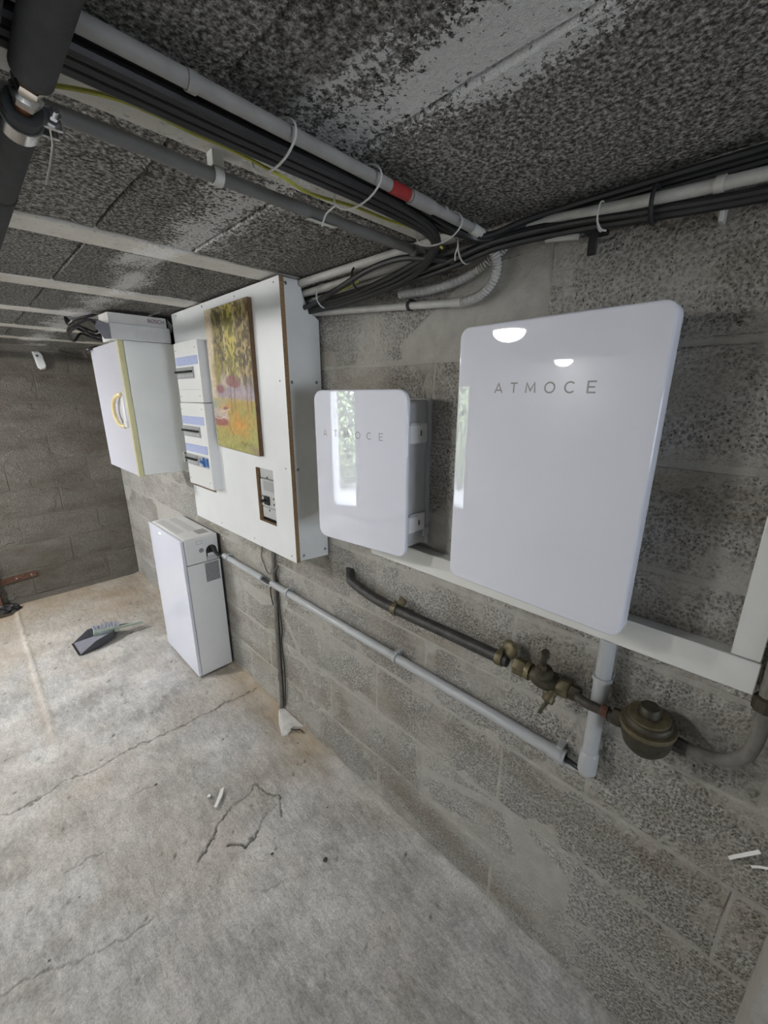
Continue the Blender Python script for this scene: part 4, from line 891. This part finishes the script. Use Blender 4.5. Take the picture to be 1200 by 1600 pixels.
# ties
def tie_ring(name, cy, cz_, x, ry, rz_, label, mat='tie', axis='x', r=.0016, tail=None):
    P = []
    for a in np.linspace(0, 2*math.pi, 25):
        P.append((x, cy+ry*math.cos(a), cz_+rz_*math.sin(a)) if axis == 'x' else (cy+ry*math.cos(a), x, cz_+rz_*math.sin(a)))
    mb = MB().tube(P, r, 6, 0)
    if tail: mb.tube(tail, r, 6, 3)
    return tag(obj(name, mb, mat), label, 'cable tie', 'cable ties around the cable runs')
tie_ring('cable_tie', .565, 1.8985, -.535, .055, .0245, 'white tie around the ceiling bundle nearer the foam pipes')
tie_ring('cable_tie', .565, 1.8970, -.385, .056, .0255, 'white tie with hanging tail around the ceiling bundle, mid span', tail=[(-.385, .615, 1.887), (-.388, .640, 1.880), (-.392, .648, 1.862)])
tie_ring('cable_tie', .570, 1.8950, -.165, .056, .0265, 'white tie around the ceiling bundle near the corner')
tie_ring('cable_tie', -.055, 1.888, .92, .030, .030, 'black tie around the wall conduits right of the meter board', 'dark', 'y', .0030)
tie_ring('cable_tie', -.048, 1.870, 1.09, .028, .032, 'white tie around the wall conduits next to the meter board', axis='y', r=.0022)
tie_ring('cable_tie', -.046, 1.880, .305, .020, .022, 'white tie with short tails around the wall conduit above the tall box', axis='y', tail=[(-.064, .305, 1.868), (-.062, .298, 1.855), (-.058, .290, 1.852)])
tie_ring('cable_tie', -.060, 1.890, .575, .030, .034, 'white tie hooked over the cables at the corner', axis='y', tail=[(-.088, .575, 1.885), (-.090, .580, 1.870), (-.088, .582, 1.858)])
tie_ring('cable_tie', -.044, 1.876, .225, .022, .026, 'black tie around the wall conduit above the tall box', 'dark', 'y', .0035)
YG = [(-.765, .668, 1.912), (-.735, .640, 1.908), (-.70, .622, 1.906), (-.66, .624, 1.908), (-.61, .640, 1.914), (-.56, .636, 1.912), (-.50, .598, 1.886), (-.45, .618, 1.890), (-.40, .632, 1.898), (-.32, .634, 1.906), (-.24, .636, 1.908), (-.18, .612, 1.900), (-.11, .60, 1.88)]
tag(obj('earth_wire', MB().tube(YG, .0026, 6, 6), 'yg'), 'thin yellow-green earth wire weaving along the pale ceiling joist', 'wire')
tag(obj('earth_wire', MB().tube([(-.062, 1.08, 1.868), (-.066, .98, 1.868), (-.075, .90, 1.874)], .0022, 6, 4), 'yg'), 'short yellow-green wire among the cables beside the meter board', 'wire')
t = thing('grey_pipe', 'dull grey pipe running under the ceiling beside the pale joist', 'pipe', (-.4, .694, 1.89))
obj('tube', MB().tube([(XL+.004, .692, 1.904), (-1.6, .692, 1.902), (-.75, .690, 1.900), (-.55, .694, 1.899), (-.085, .690, 1.898)], .0098, 14, 4), 'pipe_grey', t)
obj('end_cap', MB().lathe([(.0105, -.02), (.0125, -.018), (.0125, .012), (0, .014)], (-.085, .690, 1.898), (1, 0, 0), 14), 'pipe_grey', t)
obj('pipe_clip', MB().lathe([(.0108, -.007), (.0128, -.007), (.0128, .007), (.0108, .007)], (-.553, .694, 1.899), (1, 0, 0), 14).box((-.562, .684, 1.909), (-.544, .704, 1.9295), .001), 'tie', t)
obj('torn_tape', MB().strip([(-.385, .694, 1.8872), (-.36, .694, 1.8870), (-.325, .693, 1.8872)], (0, .014, .002), .0006), 'tie', t)
tag(obj('peg', MB().box((-.030, .133, 1.835), (.003, .139, 1.862), .001), 'tie'), 'tiny white peg on the wall under the conduit, right of the tall box', 'peg')
t = thing('wall_bracket', 'black bracket tongue hanging under the wall conduit above the tall box', 'bracket', (-.03, .32, 1.84))
obj('tongue', MB().box((-.034, .312, 1.826), (-.028, .328, 1.868), .002), 'dark', t)
obj('foot', MB().box((-.036, .304, 1.862), (.003, .336, 1.870), .001), 'dark', t)
tag(obj('white_stub', MB().tube([(-.040, .405, 1.868), (-.038, .345, 1.860)], .0055, 10, 0), 'conduit_w'), 'short white pipe stub under the black cables above the tall box', 'pipe')

# foam covered heating pipes, upper left
fx, fz = -.789, 1.868
t = thing('insulated_pipe', 'foam covered heating pipe with an open joint, upper left corner', 'pipe', (fx, .6, fz), 'foam covered heating pipes')
obj('foam_sleeve', MB().tube([(fx, YF+.004, fz), (fx, .563, fz)], .0172, 32, 0), 'foam', t)
obj('foam_sleeve', MB().tube([(fx, .632, fz), (fx, YB-.006, fz)], .0170, 32, 0), 'foam', t)
obj('copper_tube', MB().tube([(fx, .55, fz), (fx, .64, fz)], .0085, 14, 0), 'copper', t)
obj('tape', MB().lathe([(.0170, -.006), (.0178, -.006), (.0178, .006), (.0170, .006)], (fx, .90, fz), (0, 1, 0), 28), 'dark', t)
j_ = obj('compression_joint', MB().lathe([(.008, -.018), (.0125, -.018), (.0138, -.010), (.0125, -.003), (.010, -.002), (.010, .003), (.0138, .005), (.0132, .018), (.008, .019)], (fx, .596, fz), (0, 1, 0), 6), 'steel', t)
t2 = thing('pipe_clamp', 'bright zinc pipe clamp with hanging tongue around the foam pipe', 'clamp', (fx, .66, fz))
obj('band', MB().lathe([(.0176, -.013), (.0192, -.013), (.0192, .013), (.0176, .013)], (fx, .662, fz), (0, 1, 0), 32), 'steel', t2)
obj('lug', MB().box((fx+.016, .648, fz-.004), (fx+.036, .652, fz+.016), .001).box((fx+.016, .670, fz-.004), (fx+.036, .674, fz+.016), .001), 'steel', t2)
obj('bolt', MB().tube([(fx+.028, .630, fz+.007), (fx+.028, .686, fz+.007)], .0030, 8, 0).lathe([(0, -.004), (.006, -.004), (.006, .003), (0, .003)], (fx+.028, .641, fz+.007), (0, 1, 0), 6), 'steel', t2)
obj('tongue', MB().strip([(fx+.026, .655, fz+.006), (fx+.029, .672, fz-.008), (fx+.026, .692, fz-.024), (fx+.021, .708, fz-.040)], (.004, .008, .005), .0016), 'steel', t2)
obj('hanger_rod', MB().tube([(fx+.006, .662, fz+.016), (fx+.006, .662, 1.931)], .004, 8, 0), 'steel', t2)
t = thing('insulated_pipe', 'second foam covered heating pipe at the left frame edge', 'pipe', (-.84, .5, fz), 'foam covered heating pipes')
obj('foam_sleeve', MB().tube([(-.832, YF+.004, fz), (-.832, YB-.006, fz)], .0180, 32, 0), 'foam', t)
obj('print_label', MB().strip([(-.8215, .520, fz-.0150), (-.8215, .550, fz-.0150)], (.008, 0, .006), .0004), 'pan_in', t)

# ================================================================== BACK WALL ITEMS
t = thing('motion_sensor', 'small white motion sensor high on the back block wall', 'sensor', (-.40, 4.04, 1.77))
sy = 4.068
prof = [(-.428, 1.888), (-.390, 1.890), (-.374, 1.870), (-.362, 1.790), (-.372, 1.768), (-.398, 1.764), (-.412, 1.778)]
mb = MB(); n_ = len(prof); cxp = sum(a for a, b in prof)/n_; czp = sum(b for a, b in prof)/n_
vs = [(a, sy, b) for a, b in prof]+[(a, sy-.028, b) for a, b in prof]+[(cxp+(a-cxp)*.80, sy-.045, czp+(b-czp)*.86) for a, b in prof]
mb.add(vs, [(i, (i+1) % n_, n_+(i+1) % n_, n_+i) for i in range(n_)]+[(n_+i, n_+(i+1) % n_, 2*n_+(i+1) % n_, 2*n_+i) for i in range(n_)], 0, True); mb.add(vs, [tuple(range(2*n_, 3*n_))])
obj('housing', mb, 'white_plastic', t)
obj('lens', MB().lathe([(0, .004), (.007, .003), (.009, -.002)], (-.406, sy-.044, 1.858), (-.15, -1, 0), 14), 'dark', t)
t = thing('strap_hinge', 'rusty iron strap hinge with two screws low on the back wall', 'hinge', (-.82, 4.06, .2))
obj('strap', MB().box((-.94, 4.056, .200), (-.702, 4.068, .245), .002).xf(lambda v: Vector((v.x, v.y, v.z+(v.x+.702)*.06))), 'rust', t)
for x in (-.735, -.825): obj('screw', MB().lathe([(0, .003), (.006, .002), (.008, -.001)], (x, 4.056, .2225+(x+.702)*.06), (0, -1, 0), 12), 'steel', t)
t = thing('iron_post', 'rusty iron gate post at the left frame edge by the hinge', 'post', (-.96, 4.03, 0))
obj('shaft', MB().box((-.985, 4.02, -.01), (-.938, 4.064, .42), .003), 'rust', t)
obj('knuckle', MB().tube([(-.940, 4.050, .185), (-.940, 4.050, .255)], .011, 12, 0), 'rust', t)
db = bmesh.new(); bmesh.ops.create_icosphere(db, subdivisions=3, radius=1)
mb = MB(); rr_ = random.Random(3)
vs = [Vector((v.co.x*.075, v.co.y*.045, max(v.co.z, -.3)*.035))*(1+.35*math.sin(9*v.co.x+5*v.co.y)*math.sin(7*v.co.z+4*v.co.x)+rr_.uniform(-.08, .08))+Vector((-.925, 4.0, .006)) for v in db.verts]
mb.add(vs, [[v.index for v in f.verts] for f in db.faces]); db.free()
tag(obj('pit_filler', mb, 'pit_black'), 'added black rubbish in the floor hollow by the iron post', 'filler')  # black lump added to stand for a dark opening in the floor

# ================================================================== DUSTPAN AND BRUSH
t = thing('dustpan', 'dark grey plastic dustpan lying on the floor under the brush', 'dustpan', (-.55, 3.0, 0))
def dp(u, v, z):   # u along the pan (mouth at 0), v across
    o = Vector((-.655, 3.02, 0)); a = Vector((.97, .04, 0)).normalized(); b = Vector((-a.y, a.x, 0)); return o+a*u+b*v+Vector((0, 0, z))
mb = MB()
for a_, b_ in (((0, -.085, .003), (.20, -.085, .012)),): pass
ring0 = [dp(0, -.09, .004), dp(.10, -.085, .006), dp(.20, -.060, .022), dp(.235, 0, .036), dp(.20, .060, .022), dp(.10, .085, .006), dp(0, .09, .004)]
ring1 = [dp(0, -.092, .006), dp(.09, -.098, .062), dp(.19, -.074, .072), dp(.240, 0, .074), dp(.19, .074, .072), dp(.09, .098, .062), dp(0, .092, .006)]
mb = MB().add(ring0, [tuple(range(7))]); ob = obj('pan_floor', mb, 'pan_in', t, fix=False)
mb = MB(); inn = [p+Vector((0, 0, .001)) for p in ring1]
for i in range(6):
    q = [ring0[i], ring0[i+1], ring1[i+1], ring1[i]]; nrm = (q[1]-q[0]).cross(q[3]-q[0]).normalized()*.0025
    mb.add(q+[p+nrm for p in q], [(0, 1, 2, 3), (7, 6, 5, 4), (0, 4, 5, 1), (1, 5, 6, 2), (2, 6, 7, 3), (3, 7, 4, 0)])
obj('pan_rim', mb, 'pan', t)
obj('pan_handle', MB().tube([dp(.235, 0, .060), dp(.28, 0, .055), dp(.37, -.01, .030)], .009, 10, 4, flat=.6), 'pan', t)
obj('rubber_lip', MB().strip([dp(-.004, -.09, .004), dp(-.004, 0, .004), dp(-.004, .09, .004)], tuple(dp(.012, 0, 0)-dp(0, 0, 0)), .003), 'dark', t)
t = thing('hand_brush', 'sage green hand brush with grey bristles resting on the dustpan', 'brush', (-.45, 3.0, .06))
def hb(u, v, z):
    o = Vector((-.555, 3.010, .066)); a = Vector((.93, -.06, -.10)).normalized(); b = Vector((.06, .93, 0)).normalized(); c = a.cross(b)
    return o+a*u+b*v+c*z
def hbox(u0, u1, v0, v1, z0, z1, bev=.003):
    return MB().box((u0, v0, z0), (u1, v1, z1), bev, 2).xf(lambda p: hb(p.x, p.y, p.z))
obj('brush_head', hbox(0, .145, -.020, .020, -.006, .028, .005), 'sage', t)
obj('head_badge', hbox(.030, .085, -.0212, -.019, .004, .018, .001), 'bristle', t)
obj('brush_handle', MB().tube([hb(.135, 0, .013), hb(.165, 0, .014), hb(.23, 0, .014), hb(.285, 0, .012)], .011, 10, 4, flat=.75), 'sage', t)
mb = MB(); rb = random.Random(5)
for i in range(17):
    for j in range(5):
        u = .004+i*.0085; v = -.013+j*.0065+.003; p0 = hb(u, v, .024); p1 = hb(u-.006+rb.uniform(-.008, .008), v+.02+rb.uniform(-.008, .010), .052+rb.uniform(-.008, .006)); mb.tube([p0, p1], .0022, 4, 0)
b_ = obj('bristles', mb, 'bristle', t); b_['kind'] = 'stuff'

# ================================================================== SCRAPS
tag(obj('paper_scrap', MB().prism([(-.492, 1.345), (-.484, 1.338), (-.445, 1.372), (-.425, 1.400), (-.440, 1.400), (-.462, 1.376)], 2, .0065, .0075), 'paper'), 'small white paper strip on the floor by the broken patch', 'paper')
tag(obj('paper_scrap', MB().prism([(-.494, 1.405), (-.484, 1.398), (-.478, 1.406), (-.486, 1.414)], 2, .0065, .0095), 'paper'), 'tiny white crumb left of the paper strip on the floor', 'paper')
tag(obj('tie_offcut', MB().strip([(-.001, -.0785, .697), (-.008, -.085, .716), (-.014, -.093, .734), (-.018, -.102, .752), (-.020, -.112, .769)], (.003, .0044, .003), .0012), 'paper'), 'white nylon tie offcut sticking out of the wall, upper of two', 'cable tie', 'white tie offcuts low on the right wall')
tag(obj('tie_offcut', MB().strip([(-.001, -.110, .708), (-.010, -.120, .727), (-.016, -.128, .739), (-.020, -.140, .748)], (.002, .003, .002), .0012), 'paper'), 'white nylon tie offcut sticking out of the wall, lower of two', 'cable tie', 'white tie offcuts low on the right wall')
rp = random.Random(9)
for x, y, s, lb in ((-.62, 1.62, .006, 'dark grit crumb on the floor between the long crack and the paper strip'), (-.30, .88, .010, 'largest dark grit crumb, on the bare floor below the broken patch'), (-.62, .62, .009, 'dark grit crumb on the floor at the bottom centre of the photo'), (-.42, 1.03, .006, 'small dark grit crumb just below the broken floor patch')):
    bm = bmesh.new(); bmesh.ops.create_icosphere(bm, subdivisions=1, radius=1)
    mb = MB(); mb.add([Vector((v.co.x*s*rp.uniform(.7, 1.4), v.co.y*s*rp.uniform(.6, 1.), v.co.z*s*.5))+Vector((x, y, .003)) for v in bm.verts], [[v.index for v in f.verts] for f in bm.faces]); bm.free()
    tag(obj('grit_crumb', mb, 'iron'), lb, 'grit', 'dark grit crumbs on the floor')
